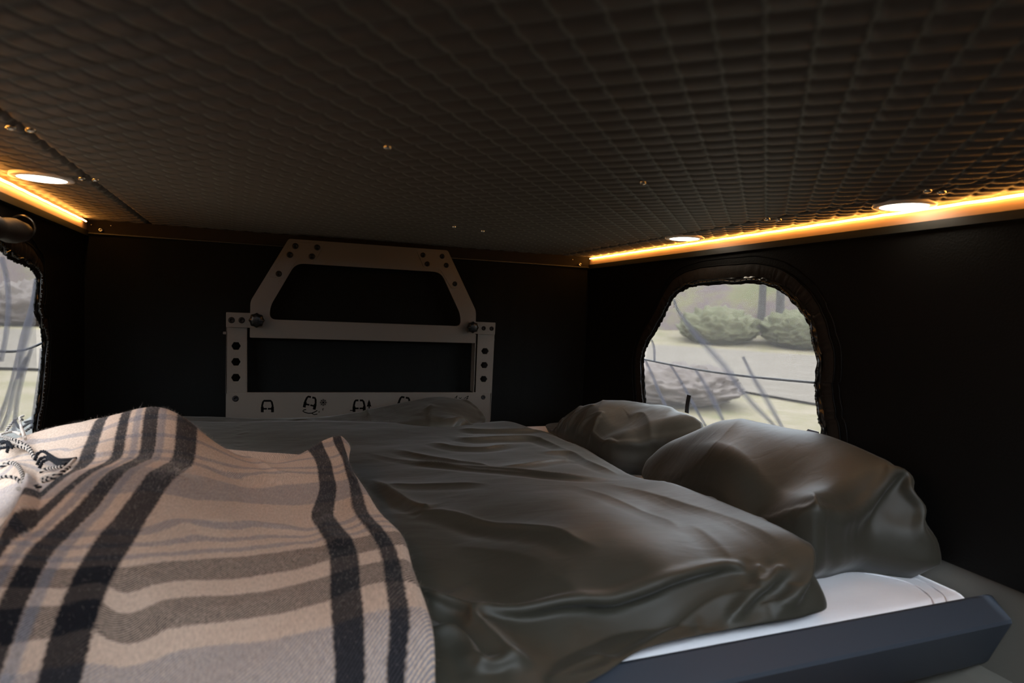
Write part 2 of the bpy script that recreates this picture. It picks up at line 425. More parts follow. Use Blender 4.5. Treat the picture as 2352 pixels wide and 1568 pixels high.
shrub(-15.6, 33.5, 2.0, 1.7, M_bush, 'brown bush beyond the road in the left window', 6)
def tree(deg, r, h, rad, label, seed):
    rng = random.Random(seed); a = math.radians(deg); cx, cy = r*math.sin(a), r*math.cos(a); z0 = gz(cx, cy)-.2
    t = empty('bare_tree', (cx, cy, z0)); tag(t, label, 'tree')
    pts = [(cx+.25*math.sin(k*.9+seed), cy+.2*math.cos(k*.7), z0+h*k/8) for k in range(9)]
    tube('trunk', pts, [rad*(1-.08*k) for k in range(9)], M_bark, t, 8)
    for k in range(7):
        i = rng.randint(3, 7); p = np.array(pts[i]); d = np.array([rng.uniform(-1, 1), rng.uniform(-1, 1), rng.uniform(.5, 1.1)])
        q = [p+d*s*2.2+np.array([0, 0, .2*s*s]) for s in (0, .4, .8, 1.2)]
        tube('branch', q, [rad*.4, rad*.3, rad*.2, rad*.08], M_bark, t, 5)
tree(42.3, 42, 12, .26, 'dark bare tree trunk standing beyond the road, left of the two in the right window', 1)
tree(43.9, 41.5, 12, .28, 'bare tree trunk beyond the road, nearer the right edge of the right window', 2)

# ---- floor of the van under the bed, side panels
tag(box('floor', (-1.0, -.7, CZ-1.55), (1.5, 2.1, CZ-1.50), M_dark), kind='structure')
# lower body sides
ZW = CZ-.375                                   # lower edge of the tent cloth
def side_panel(name, x, sgn):
    # grey moulded side panel below the tent cloth, ledge under it
    prof = [(0, .02), (0, -.135), (-.02*sgn, -.15), (-.10*sgn, -.165), (-.11*sgn, -.19), (-.06*sgn, -.24), (-.05*sgn, -1.1), (.10*sgn, -1.1), (.10*sgn, .02)]
    return [(x+.012*sgn+a, ZW+b) for a, b in prof]
for nm, x, sg in (('trim_1', XR, 1), ('trim_2', XL, -1)):
    pr = side_panel(nm, x, sg); n = len(pr)
    V = [(a, y, b) for y in (-.34, 1.95) for a, b in pr]
    Fc = [(i, (i+1) % n, n+(i+1) % n, n+i) for i in range(n)]+[tuple(range(n)), tuple(range(n, 2*n))[::-1]]
    o = mesh(nm, V, Fc, M_side); tag(o, kind='structure')
    bm = bmesh.new(); bm.from_mesh(o.data); bmesh.ops.recalc_face_normals(bm, faces=bm.faces[:]); bm.to_mesh(o.data); bm.free()

# ---- ceiling with quilting
AA = math.radians(42.8); CELL = .0323
A_dir = np.array([math.sin(AA), math.cos(AA)]); A_nrm = np.array([A_dir[1], -A_dir[0]])
YF = .10      # front edge of the roof lining
def quilt(name, x0, x1, y0, y1, oa, ob, parent, step=.0026, th=.0):
    nx, ny = int((x1-x0)/step)+1, int((y1-y0)/step)+1
    X, Y = np.meshgrid(np.linspace(x0, x1, nx), np.linspace(y0, y1, ny))
    ca = (X*A_dir[0]+Y*A_dir[1]-ob)/CELL; cn = (X*A_nrm[0]+Y*A_nrm[1]-oa)/CELL
    wob = .025*np.sin(ca*2*np.pi)                 # stitch line pulls sideways a little
    fa = np.abs((ca+.5) % 1-.5); fn = np.abs((cn+wob+.5) % 1-.5)
    padA = 1-np.exp(-(fa/.16)**1.3)              # shallow valley across
    padN = 1-np.exp(-(fn/.07)**1.5)              # narrow stitched line
    Z = .0034*padA*(.55+.45*padN)+.0016*padN
    Zr = np.exp(-(fn/.030)**2)*.0016
    base = CZ+.133+.037*(YB-Y)
    Zf = base-Z-Zr
    e = np.minimum(np.minimum(X-x0, x1-X), np.minimum(Y-y0, y1-Y)); Zf = Zf+.006*np.exp(-(e/.0035)**2)
    V = np.stack([X, Y, Zf], -1).reshape(-1, 3)
    me = bpy.data.meshes.new(name); nf = (nx-1)*(ny-1)
    i = np.arange(nx-1)[None, :]+np.arange(ny-1)[:, None]*nx
    Fq = np.stack([i, i+nx, i+nx+1, i+1], -1).reshape(-1, 4)
    me.vertices.add(len(V)); me.vertices.foreach_set('co', V.ravel().astype(np.float32))
    me.loops.add(nf*4); me.loops.foreach_set('vertex_index', Fq.ravel().astype(np.int32))
    me.polygons.add(nf); me.polygons.foreach_set('loop_start', np.arange(0, nf*4, 4, dtype=np.int32))
    me.update(calc_edges=True)
    at_ = me.attributes.new('stitch', 'FLOAT', 'POINT')
    at_.data.foreach_set('value', (np.exp(-(fn/.035)**2)).ravel().astype(np.float32))
    return link(name, me, M_ceil, parent, True)
SL, SR = -.2635, .876
Zc0, Zc1 = ceil_z(YF), ceil_z(YB)
roofV = [(XL-.06, YF-.02, Zc0+.004), (XR+.06, YF-.02, Zc0+.004), (XR+.06, YB+.06, Zc1+.004), (XL-.06, YB+.06, Zc1+.004)]
roofV += [(a, b, c+.05) for a, b, c in roofV]
ceiling = mesh('ceiling', roofV, [(3, 2, 1, 0), (4, 5, 6, 7), (0, 1, 5, 4), (1, 2, 6, 5), (2, 3, 7, 6), (3, 0, 4, 7)], M_dark)
tag(ceiling, kind='structure')
quilt('quilted_panel', SL+.001, SR-.001, YF, YB-.006, -.0142, .4545, ceiling)
quilt('quilted_panel', XL+.003, SL-.001, YF, YB-.006, -.004, .4640, ceiling)
quilt('quilted_panel', SR+.001, XR-.003, YF, YB-.006, -.0290, .4600, ceiling)
def rivet(x, y, r=.0055):
    z = ceil_z(y)-.0062
    V = []; n = 12
    for k, (rr, dz) in enumerate(((r, .002), (r, -.0006), (r*.8, -.0018), (r*.4, -.0024))):
        V += [(x+rr*math.cos(2*math.pi*i/n), y+rr*math.sin(2*math.pi*i/n), z+dz) for i in range(n)]
    V.append((x, y, z-.0025))
    Fc = [(k*n+i, k*n+n+i, k*n+n+(i+1) % n, k*n+(i+1) % n) for k in range(3) for i in range(n)]+[(3*n+i, 4*n, 3*n+(i+1) % n) for i in range(n)]
    return mesh('rivet', V, Fc, M_rivet, ceiling, True)
for y in (.29, .60, .9185, 1.235):
    rivet(SL-.0085, y); rivet(SL+.0105, y)
for y in (.31, .6397, .9457):
    rivet(SR+.010, y); rivet(SR-.013, y+.004)
for p in ((1477, 410), (890, 327), (1109, 525), (1043, 515)):
    c = at_ceil(*p); rivet(c[0], c[1], .0045)

# ---- trims under the roof edge (dark channel lit by the LED strip)
def trim_run(name, a, b, inward, zt=.0, zb=-.027, lip=.014, mt=M_alu):
    """a,b = (x,y) ends on the wall; a folded metal channel; lip hangs below"""
    inx, iny = inward
    sec = [(0, zt), (0, zb), (.004, zb-.001), (.004, zb-lip), (-.010, zb-lip-.001), (-.010, zt)]
    V = []
    for (x, y) in (a, b):
        for s, z in sec: V.append((x+inx*s, y+iny*s, ceil_z(y)+z))
    n = len(sec); Fc = [(i, (i+1) % n, n+(i+1) % n, n+i) for i in range(n)]+[tuple(range(n)), tuple(range(n, 2*n))[::-1]]
    o = mesh(name, V, Fc, mt); me = o.data
    me.materials.append(M_lip)
    for i in (1, 2, 3): me.polygons[i].material_index = 1
    bm = bmesh.new(); bm.from_mesh(me); bmesh.ops.recalc_face_normals(bm, faces=bm.faces[:]); bm.to_mesh(me); bm.free()
    return tag(o, kind='structure')
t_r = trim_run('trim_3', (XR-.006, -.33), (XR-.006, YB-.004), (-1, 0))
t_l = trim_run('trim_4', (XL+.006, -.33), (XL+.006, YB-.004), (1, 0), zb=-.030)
t_b = trim_run('trim_5', (XL, YB-.010), (XR, YB-.010), (0, -1), zb=-.034, lip=.004, mt=simple('dark_brown_trim', (.016, .013, .010), .65, spec=.1))
def washer_screw(c, nrm, parent, r=.0048):
    c = np.array(c); nrm = np.array(nrm, float)
    a = np.cross(nrm, [0, 0, 1.]); a /= np.linalg.norm(a); b = np.cross(nrm, a); n = 14
    V = []; rings = ((r, 0), (r, .0016), (r*.75, .0024), (r*.42, .0024), (r*.38, .0008))
    for rr, d in rings: V += [c+nrm*d+rr*(math.cos(2*math.pi*i/n)*a+math.sin(2*math.pi*i/n)*b) for i in range(n)]
    Fc = [(k*n+i, k*n+n+i, k*n+n+(i+1) % n, k*n+(i+1) % n) for k in range(4) for i in range(n)]+[tuple(4*n+i for i in range(n))]
    return mesh('screw', V, Fc, M_rivet, parent, True)
for p in ((231, 528), (1332, 607)):
    washer_screw(at(*p, 1, YB-.0145), (0, -1, 0), t_b)
for p in ((210, 516), (255, 518), (1315, 596), (1367, 612)):
    washer_screw(at(*p, 1, YB-.0145), (0, -1, 0), t_b, .0016)

# ---- walls
def wall_side(name, x, sgn, hole):
    # outline in (Y, Z)
    outer = [(-.34, ZW), (1.90, ZW), (1.90, ceil_z(1.9)+.01), (-.34, ceil_z(-.34)+.01)]
    o = plate(name, outer, [hole] if hole else [], (x, 0, 0), (0, 1, 0), (0, 0, 1), .0018*sgn, M_tent)
    return tag(o, kind='structure')
win_px = [(1485, 985), (1483.6, 926), (1480, 875), (1479, 822), (1488, 792), (1506, 762), (1524, 730), (1541.6, 694), (1556.5, 674.6), (1586, 659.7),
          (1616, 655), (1681.5, 652), (1741, 651), (1771, 658), (1800.6, 673), (1824, 697), (1848, 727), (1861.6, 753.5), (1867.5, 792),
          (1878, 828), (1872, 875), (1875, 917), (1881, 956), (1887, 997.5)]
hole_r = [tuple(at(px, py, 0, XR)[1:]) for px, py in win_px]
hole_r = [(hole_r[0][0]+.01, CZ-.33)]+hole_r+[(hole_r[-1][0]-.005, CZ-.33)]
def ragged(L, amp, seed):
    """the zip tape runs along the cut edge with small scallops"""
    s = smooth_line(L, 10, False); out = []
    for i, p in enumerate(s):
        q = np.array(p)+amp*np.array([math.sin(i*1.9+seed)+.6*math.sin(i*.83+2), math.cos(i*1.7+seed)+.6*math.sin(i*.71)])
        out.append(tuple(q))
    return out
hole_r = ragged(hole_r, .0017, 1)
# left window, mirrored build with its own visible right edge
wl_px = [(0, 575), (10, 583), (25, 596), (45, 605), (68, 615), (80, 628), (85, 640), (84, 665), (80, 700), (82, 725), (92, 745), (97, 775), (98, 800), (95, 840), (90, 890), (85, 930), (77, 975)]
hl = [tuple(at(px, py, 0, XL)[1:]) for px, py in wl_px]
hl = [(hl[0][0]-.40, CZ-.33), (.90, CZ-.25), (.885, CZ-.1), (.93, CZ-.0), (1.03, CZ+.035), (1.2, CZ+.045)]+hl+[(hl[-1][0], CZ-.33)]
hole_l = ragged(hl, .0017, 4)
wall_r = wall_side('wall_right', XR, 1, hole_r)
wall_l = wall_side('wall_left', XL, -1, hole_l)
# wall behind the camera; the roof hatch above the camera stands open (no lining from the rear wall to YF)
zt_ = ceil_z(-.34)+.01
tag(plate('wall_rear', [(XL-.01, CZ-1.5), (XR+.01, CZ-1.5), (XR+.01, zt_), (XL-.01, zt_)], [],
          (0, -.34, 0), (1, 0, 0), (0, 0, 1), .008, M_tent), kind='structure')
# back wall: hanging cloth with soft vertical folds
V = []; nx, nz = 90, 30; Fc = []
for j in range(nz+1):
    for i in range(nx+1):
        x = XL-.02+(XR-XL+.04)*i/nx; z = ZW-.1+(ceil_z(YB)+.01-ZW+.1)*j/nz
        f = .006*noise.noise(Vector((x*9, z*1.5, 0)))+.003*noise.noise(Vector((x*24, z*4, 5)))
        V.append((x, YB+.006+f*(1-abs(2*j/nz-1)**4), z))
for j in range(nz):
    for i in range(nx): Fc.append((j*(nx+1)+i, j*(nx+1)+i+1, (j+1)*(nx+1)+i+1, (j+1)*(nx+1)+i))
o = mesh('wall_back', V, Fc, M_tent2, None, True); tag(o, kind='structure')
md = o.modifiers.new('s', 'SOLIDIFY'); md.thickness = .01; md.offset = 1

# ---- windows: net, folds, zip, binding
def curve_uv(o, uvname, f):
    me = o.data; uvl = me.uv_layers.new(name=uvname)
    co = np.empty(len(me.vertices)*3, np.float32); me.vertices.foreach_get('co', co); co = co.reshape(-1, 3)
    li = np.empty(len(me.loops), np.int32); me.loops.foreach_get('vertex_index', li)
    uvl.data.foreach_set('uv', f(co)[li].astype(np.float32).ravel())
def make_window(name, x, sgn, hole, pxf, folds, seed):
    """x: wall plane; the net hangs just outside"""
    w = empty(name, (x, hole[0][0], CZ-.3)); tag(w, kind='structure')
    ys = [p[0] for p in hole]; zs = [p[1] for p in hole]
    y0, y1, z0, z1 = min(ys)-.01, max(ys)+.01, min(zs)-.01, max(zs)+.01
    n = 80; V = []; Fc = []
    for j in range(n+1):
        for i in range(n+1):
            y = y0+(y1-y0)*i/n; z = z0+(z1-z0)*j/n
            V.append((x+sgn*(.014+.006*noise.noise(Vector((y*7+z*5, z*2, seed)))), y, z))
    for j in range(n):
        for i in range(n): Fc.append((j*(n+1)+i, j*(n+1)+i+1, (j+1)*(n+1)+i+1, (j+1)*(n+1)+i))
    o = mesh('net_screen', V, Fc, M_net, w, True)
    curve_uv(o, 'net', lambda c: np.stack([c[:, 1]+.012*np.sin(c[:, 2]*14), c[:, 2]+.010*np.sin(c[:, 1]*11+seed)], -1))
    # folds: the net doubled over on itself in narrow pleats
    for pts, wd in folds:
        L = smooth_line([at(px, py, 0, x+sgn*.010) for px, py in pts], 8)
        m = len(L); VV = []; FF = []
        for lay, (k1, k2) in enumerate(((2.4, 1.3), (1.5, .9), (.8, .5), (.35, .2))):
            b0 = len(VV)
            for i, p in enumerate(L):
                t = i/(m-1); ww = wd*(.2+.8*math.sin(math.pi*min(1, .10+t*.85)))
                tg = L[min(i+1, m-1)]-L[max(i-1, 0)]; nn = np.cross(tg, [1, 0, 0]); nn /= np.linalg.norm(nn)
                dx = sgn*.0016*(lay-1)
                VV.append(p+nn*ww*k1+np.array([dx, 0, 0])); VV.append(p+np.array([dx-sgn*.004, 0, 0])); VV.append(p-nn*ww*k2+np.array([dx, 0, 0]))
            for i in range(m-1):
                for k in range(2): a = b0+3*i+k; FF.append((a, a+1, a+4, a+3))
        f = mesh('net_fold', VV, FF, M_fold, w, True)
        curve_uv(f, 'net', lambda c: np.stack([c[:, 1]*1.3+c[:, 0], c[:, 2]*.9+c[:, 1]*.3], -1))
    # zip tape + chain following the opening
    H = np.array(hole)
    cen = H.mean(0)
    def off(d):
        out = []
        for i in range(len(H)):
            tg = H[min(i+1, len(H)-1)]-H[max(i-1, 0)]; nn = np.array([tg[1], -tg[0]]); nn /= np.linalg.norm(nn)+1e-9
            if nn@(H[i]-cen) < 0: nn = -nn
            out.append(H[i]+nn*d)
        return np.array(out)
    def band(nm, d0, d1, mat, bulge, pleat=0., np_=6, sel=slice(None), rug=.0):
        rows = []
        for k in range(np_+1):
            t = k/np_; q = off(d0+(d1-d0)*t)[sel]
            sm = q.copy()
            for _ in range(6 if t > .3 else 1):
                sm[1:-1] = (sm[:-2]+sm[1:-1]+sm[2:])/3
            rr = []
            for i, p in enumerate(sm):
                h = bulge*math.sin(math.pi*t)+pleat*math.sin(i*2.1+2*math.sin(i*.37))*math.sin(math.pi*t)**.5+rug*noise.noise(Vector((p[0]*70, p[1]*70, k*.6)))
                rr.append((x-sgn*(.0015+h), p[0], p[1]))
            rows.append(rr)
        m = len(rows[0]); VV = [p for r in rows for p in r]
        FF = [(k*m+i, k*m+i+1, (k+1)*m+i+1, (k+1)*m+i) for k in range(np_) for i in range(m-1)]
        return mesh(nm, VV, FF, mat, w, True)
    band('zip_tape', -.001, .015, M_zip, .0016, 0, 8, rug=.003)
    z = off(.007); zt = smooth_line(z[::3], 3)
    tube('zip_chain', [(x-sgn*.005, a, b) for a, b in zt], .0016, M_zip, w, 6)
    # zip teeth along the tape: counted in hundreds, one joined run
    VV = []; FF = []
    for i, (a, b) in enumerate(zt[::1]):
        if i % 2: continue
        s = .0011; c = (x-sgn*.0068, a, b); k = len(VV)
        VV += [(c[0]+s*dx, c[1]+s*dy, c[2]+s*dz) for dx in (-1, 1) for dy in (-1, 1) for dz in (-1, 1)]
        FF += [tuple(k+q for q in f) for f in ((0, 1, 3, 2), (4, 6, 7, 5), (0, 4, 5, 1), (2, 3, 7, 6), (0, 2, 6, 4), (1, 5, 7, 3))]
    tag(mesh('zip_teeth', VV, FF, M_zip, w), kind='stuff')
    band('binding', .015, .042, M_flap, .0012, .0011, 8)
    e = off(.0445); es = e.copy()
    for _ in range(8): es[1:-1] = (es[:-2]+es[1:-1]+es[2:])/3
    tube('binding_seam', [(x-sgn*.0015, a, b) for a, b in es], .0011, M_tent, w, 5)
    e = off(.060); es = e.copy()
    for _ in range(8): es[1:-1] = (es[:-2]+es[1:-1]+es[2:])/3
    tube('outer_seam', [(x-sgn*.001, a, b) for a, b in es], .0012, M_tent, w, 5)
    return w
folds_r = [([(1548, 688), (1556, 712), (1580, 748), (1625, 800), (1665, 845), (1695, 888), (1730, 930), (1765, 965), (1800, 1000)], .0065),
           ([(1707, 820), (1728, 865), (1755, 910), (1775, 945), (1795, 980), (1815, 1010)], .0055),
           ([(1482, 826), (1498, 862), (1513, 900), (1530, 935), (1540, 960)], .005),
           ([(1540, 838), (1560, 870), (1585, 915), (1610, 960), (1635, 1000)], .004),
           ([(1598, 850), (1625, 895), (1650, 945), (1670, 985)], .006),
           ([(1497, 780), (1503, 800), (1504, 830)], .0025)]
w1 = make_window('window_1', XR, 1, hole_r, None, folds_r, 1.)
folds_l = [([(2, 590), (14, 640), (18, 700), (12, 770), (0, 830)], .006),
           ([(82, 640), (72, 700), (52, 770), (38, 830), (20, 900), (-10, 980)], .0065),
           ([(84, 640), (78, 700), (66, 760), (50, 820), (40, 870)], .012),
           ([(70, 800), (52, 860), (38, 920), (30, 990)], .004),
           ([(95, 800), (90, 860), (80, 930), (72, 985)], .006),
           ([(60, 820), (36, 880), (18, 950), (0, 990)], .006)]
w2 = make_window('window_2', XL, -1, hole_l, None, folds_l, 5.)

# guy cords crossing outside the windows
def cord(label, p0, p1, x, r):
    a, b = at(*p0, 0, x), at(*p1, 0, x); d = b-a
    pts = [a+d*t+np.array([0, 0, -.008*math.sin(math.pi*t)]) for t in np.linspace(-.03, 1.03, 14)]
    tag(tube('cord', pts, r, M_cordm, None, 8), label, 'cord')
cord('dark cord stretched across the outside of the right window net', (1480, 825), (1876, 879), XR+.034, .0026)
cord('dark cord stretched across the outside of the left window net', (-10, 806), (99, 786), XL-.030, .0026)
# hook strap standing up behind the pillow in the right window
sp = empty('strap', tuple(at(1577, 940, 0, XR-.006))); tag(sp, 'short black strap end standing up in front of the right window net', 'strap')
for nm, ps, wd in (('strap_webbing', [(1578, 948), (1578, 928), (1580, 907)], .0075),):
    L = smooth_line([at(px, py, 0, XR-.008) for px, py in ps], 5)
    VV = []
    for i, p in enumerate(L):
        c = .0005*i
        VV += [p+np.array([c, wd, 0]), p+np.array([c-.0016, wd, 0]), p+np.array([c-.0016, -wd, 0]), p+np.array([c, -wd, 0])]
    FF = [(4*i+k, 4*i+(k+1) % 4, 4*i+4+(k+1) % 4, 4*i+4+k) for i in range(len(L)-1) for k in range(4)]+[(0, 1, 2, 3), tuple(len(VV)-4+k for k in (3, 2, 1, 0))]
    mesh(nm, VV, FF, M_strap, sp)
# small grey tab at the bottom right corner of the window
pb = [at(px, py, 0, XR-.009)[1:] for px, py in ((1849, 1010), (1851, 990), (1856, 985), (1879, 991), (1882, 1012))]
tag(plate('tab', rnd_poly([tuple(p) for p in pb], .001, 2), [], (XR-.009, 0, 0), (0, 1, 0), (0, 0, 1), .002, simple('grey_tab', (.16, .17, .21), .5)), 'small grey fabric tab at the lower right corner of the right window', 'tab')
# rolled-up window cover over the left window
rc = empty('rolled_cover', tuple(at(-10, 540, 0, XL+.02))); tag(rc, 'rolled-up black window cover above the left window', 'window cover')
L = [(XL+.022, y, CZ+.072-.01*math.sin((y-.9)*5)) for y in np.linspace(.88, 1.335, 24)]
tube('cover_roll', L, [.019+.002*math.sin(i*1.3) for i in range(24)], M_flap, rc, 14)
tube('edge_cord', [(XL+.022+.019*math.cos(a), 1.336, CZ+.071+.020*math.sin(a)) for a in np.linspace(0, 2*math.pi, 25)[:-1]], .0022, M_zip, rc, 6, True)

# ================================================================ LIGHTS (things)
def led_strip(label, x, sgn, drop, y0, y1):
    t = empty('led_strip', (x, y0, ceil_z(y0)-drop)); tag(t, label, 'led strip')
    n = 90; ys = np.linspace(y0, y1, n)
    tube('silicone_tube', [(x, y, ceil_z(y)-drop-.0008*abs(math.sin(i*.9))) for i, y in enumerate(ys)], .0018, M_led, t, 6)
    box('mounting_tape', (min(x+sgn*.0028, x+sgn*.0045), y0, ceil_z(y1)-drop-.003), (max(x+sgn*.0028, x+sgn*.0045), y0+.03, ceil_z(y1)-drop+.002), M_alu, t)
    return t
led_strip('glowing amber strip light along the ceiling edge above the right wall', XR-.0115, 1, .0085, YF+.03, YB-.02)
led_strip('glowing amber strip light along the ceiling edge above the left wall', XL+.0135, -1, .0125, YF+.03, YB-.05)
def downlight(px, py, label):
    c = at_ceil(px, py, .011); x, y = c[0], c[1]; z = ceil_z(y)-.0062
    t = empty('downlight', (x, y, z)); tag(t, label, 'ceiling light')
    n = 40; tilt = -.037
    def lathe(nm, prof, mat):
        V = [(x+r*math.cos(2*math.pi*i/n), y+r*math.sin(2*math.pi*i/n), z+h+tilt*r*math.sin(2*math.pi*i/n)) for r, h in prof for i in range(n)]
        m = len(prof); Fc = [(k*n+i, k*n+(i+1) % n, (k+1)*n+(i+1) % n, (k+1)*n+i) for k in range(m-1) for i in range(n)]+[tuple((m-1)*n+i for i in range(n))]
        o = mesh(nm, V, Fc, mat, t, True); bm = bmesh.new(); bm.from_mesh(o.data); bmesh.ops.recalc_face_normals(bm, faces=bm.faces[:]); bm.to_mesh(o.data); bm.free()
    lathe('ring', [(.0440, .004), (.0445, -.0006), (.0435, -.0014), (.040, -.0019), (.0345, -.0020), (.0335, -.0012), (.0335, .002)], M_ledhouse)
    lathe('lens', [(.0334, .001), (.0334, -.0016), (.031, -.0023), (.012, -.0026)], M_lens)
downlight(2076, 480, 'round lit ceiling lamp at the right wall, nearest the camera')
downlight(1572, 552, 'small-looking round lit ceiling lamp far along the right wall')
downlight(97, 416, 'round lit ceiling lamp above the left wall')
# red supply wires at the corner ends of the strips
for lab, pc in (('thin red wire ends at the back left ceiling corner beside the strip light', (168, 502)), ('thin red wire end at the back right ceiling corner beside the strip light', (1365, 598))):
    base = at(pc[0], pc[1], 1, YB-.02)
    w_ = empty('wire', tuple(base)); tag(w_, lab, 'wire')
    for k in range(3 if pc[0] < 1000 else 2):
        q = [base+np.array([.0022*k, 0, .004]), base+np.array([.0022*k+.001, -.004, -.002]), base+np.array([.0026*k, -.003, -.010]), base+np.array([.002*k, .006, -.014])]
        tube('wire_strand', smooth_line(q, 5), .0009, M_wire, w_, 6)

# ================================================================ BEIGE METAL FRAME
YH = 1.80
def HP(px, py, Y=YH):
    p = at(px, py, 1, Y); return (p[0], p[2])
def Z3(x, y): return (480+x/3.36, 520+y/3.36)
def hz(L, Y=YH): return [HP(*Z3(*p), Y) for p in L]
def hplate(nm, L, holes, Y, th, mat, parent, bev=.0006, rad=None):
    # local x -> world X, local y -> world Z; X x Z = -Y so it grows towards the camera
    return plate(nm, L, holes, (0, Y, 0), (1, 0, 0), (0, 0, 1), th, mat, parent, bev)
fr = empty('metal_frame', tuple(at(820, 965, 1, YH))); tag(fr, 'beige powder-coated metal frame with van symbols standing at the back wall', 'frame')
px = 1/3.36*YH/F*1.07   # one zoomed unit in metres, about
outer = rnd_poly(hz([(615, 95), (1838, 185), (2055, 650), (2050, 898), (315, 855), (320, 575)]), [.006, .006, .01, .003, .003, .01])
inner = rnd_poly(hz([(668, 284), (1785, 352), (1935, 675), (1938, 768), (468, 716), (472, 615)]), [.022, .022, .018, .022, .028, .018], 8)
hplate('upper_frame', outer, [inner], YH-.004, .003, M_cream, fr)
for L in ([(635, 115), (892, 135), (820, 262), (700, 256), (655, 285), (577, 400), (463, 388)], [(1597, 185), (1822, 200), (1962, 475), (1865, 475), (1785, 340), (1752, 322), (1655, 318)]):
    hplate('corner_plate', rnd_poly(hz(L), .003, 3), [], YH-.0072, .0012, M_cream, fr, .0004)
def bolt(cx, cy, r, Y, parent=fr, mat=M_bolt, d=.003):
    x, z = HP(*Z3(cx, cy)); rr = r*px; n = 18; V = []
    prof = ((rr, .0), (rr, -d*.5), (rr*.8, -d*.9), (rr*.45, -d), (rr*.40, -d*.45), (rr*.02, -d*.4))
    for q, h in prof: V += [(x+q*math.cos(2*math.pi*i/n), Y+h, z+q*math.sin(2*math.pi*i/n)) for i in range(n)]
    Fc = [(k*n+i, k*n+(i+1) % n, (k+1)*n+(i+1) % n, (k+1)*n+i) for k in range(5) for i in range(n)]
    return mesh('bolt', V, Fc, mat, parent, True)
for b in ((665, 152), (833, 163), (623, 220), (793, 232), (538, 365)): bolt(*b, 20, YH-.0085)
for b in ((1646, 221), (1794, 231), (1679, 290), (1826, 300), (1892, 442)): bolt(*b, 18, YH-.0085)
# posts with hexagonal holes
def hexa(cx, cy, r): return [(cx+r*math.cos(math.radians(60*k)), cy+r*.92*math.sin(math.radians(60*k))) for k in range(6)]
hplate('post', hz([(133, 770), (288, 773), (287, 1290), (128, 1290)]), [hz(hexa(209, 922, 37)), hz(hexa(208, 1045, 37)), hz(hexa(207, 1167, 37))], YH+.004, .003, M_cream, fr)
hplate('post', hz([(2075, 825), (2200, 830), (2180, 1288), (2058, 1285)]), [hz(hexa(2131, 962, 29)), hz(hexa(2126, 1070, 29)), hz(hexa(2121, 1177, 29))], YH+.004, .003, M_cream, fr)
# folded returns of the posts
for L in ([(133, 770), (128, 1500)], [(2200, 830), (2168, 1500)], [(287, 780), (288, 1280)], [(2058, 835), (2042, 1280)]):
    (xa, za), (xb, zb) = hz(L)
    V = [(xa, YH+.001, za), (xb, YH+.001, zb), (xb, YH+.034, zb), (xa, YH+.034, za)]; V += [(a+.002, b, c) for a, b, c in V]
    mesh('post_return', V, [(0, 1, 2, 3), (7, 6, 5, 4), (0, 4, 5, 1), (1, 5, 6, 2), (2, 6, 7, 3), (3, 7, 4, 0)], M_cream, fr)
base = hz([(138, 1278), (286, 1279), (2058, 1279), (2172, 1280), (2164, 1620), (124, 1620)])
hplate('base_panel', base, [], YH+.0035, .0045, M_cream, fr)
hplate('bracket', rnd_poly(hz([(133, 660), (330, 667), (400, 672), (400, 782), (133, 773)]), .002, 3), [], YH-.0075, .0025, M_cream, fr)
hplate('bracket', rnd_poly(hz([(1990, 732), (2203, 740), (2198, 834), (1990, 822)]), .002, 3), [], YH-.0075, .0025, M_cream, fr)
for b in ((175, 720, 20), (253, 721, 20), (2112, 783, 17), (2173, 786, 17)): bolt(*b, YH-.010)
for b in ((205, 1327, 20), (2116, 1317, 17), (2110, 1468, 17)): bolt(*b, YH-.001)
for cx, cy in ((120, 823), (2198, 874)):
    x, z = HP(*Z3(cx, cy)); box('side_screw', (x-.004, YH+.004, z-.003), (x+.004, YH+.012, z+.003), M_cream, fr, .0008)
def knob(cx, cy, r):
    x, z = HP(*Z3(cx, cy), YH-.02); rr = r*px; k = mesh_knob = None
    n = 64; V = []
    prof = ((.55, .016), (.6, .004), (1.0, 0), (1.0, -.010), (.86, -.015), (.45, -.017), (.05, -.0172))
    for q, h in prof:
        for i in range(n):
            a = 2*math.pi*i/n; lob = 1-.13*(.5-.5*math.cos(8*a))**.7 if q > .7 else 1
            V.append((x+rr*q*lob*math.cos(a), YH-.0225+h, z+rr*q*lob*math.sin(a)))
    Fc = [(j*n+i, j*n+(i+1) % n, (j+1)*n+(i+1) % n, (j+1)*n+i) for j in range(len(prof)-1) for i in range(n)]+[tuple((len(prof)-1)*n+i for i in range(n))]
    mesh('star_knob', V, Fc, M_knob, fr, True)
knob(368, 722, 50); knob(2030, 776, 44)
# printed symbols: strokes as thin raised film on the base panel
YS = YH-.0012
def Z7(x, y): return (580+x/7.35, 890+y/7.35)
def stroke(pts, wd):
    """2-D stroke polygon of constant width (px of the photo)"""
    p = [np.array(q, float) for q in pts]; l, r = [], []
    for i in range(len(p)):
        t = p[min(i+1, len(p)-1)]-p[max(i-1, 0)]; t /= np.linalg.norm(t); n = np.array([-t[1], t[0]])*wd/2
        l.append(p[i]+n); r.append(p[i]-n)
    return [tuple(q) for q in l+r[::-1]]
def symbol(nm, strokes, wd, conv):
    s = None; VV = []; FF = []
    for L in strokes:
        w_ = wd
        if isinstance(L, tuple): L, w_ = L
        poly = stroke(L, w_) if w_ else L
        q = [HP(*conv(*a), YS) for a in poly]
        tr = geometry.tessellate_polygon([[Vector((a, b, 0)) for a, b in q]]); k = len(VV); n = len(q)
        VV += [(a, YS-.0003, b) for a, b in q]+[(a, YS, b) for a, b in q]
        FF += [(k+a, k+b, k+c) for a, b, c in tr]+[(k+i, k+(i+1) % n, k+n+(i+1) % n, k+n+i) for i in range(n)]
    return mesh(nm, VV, FF, M_ink, fr)
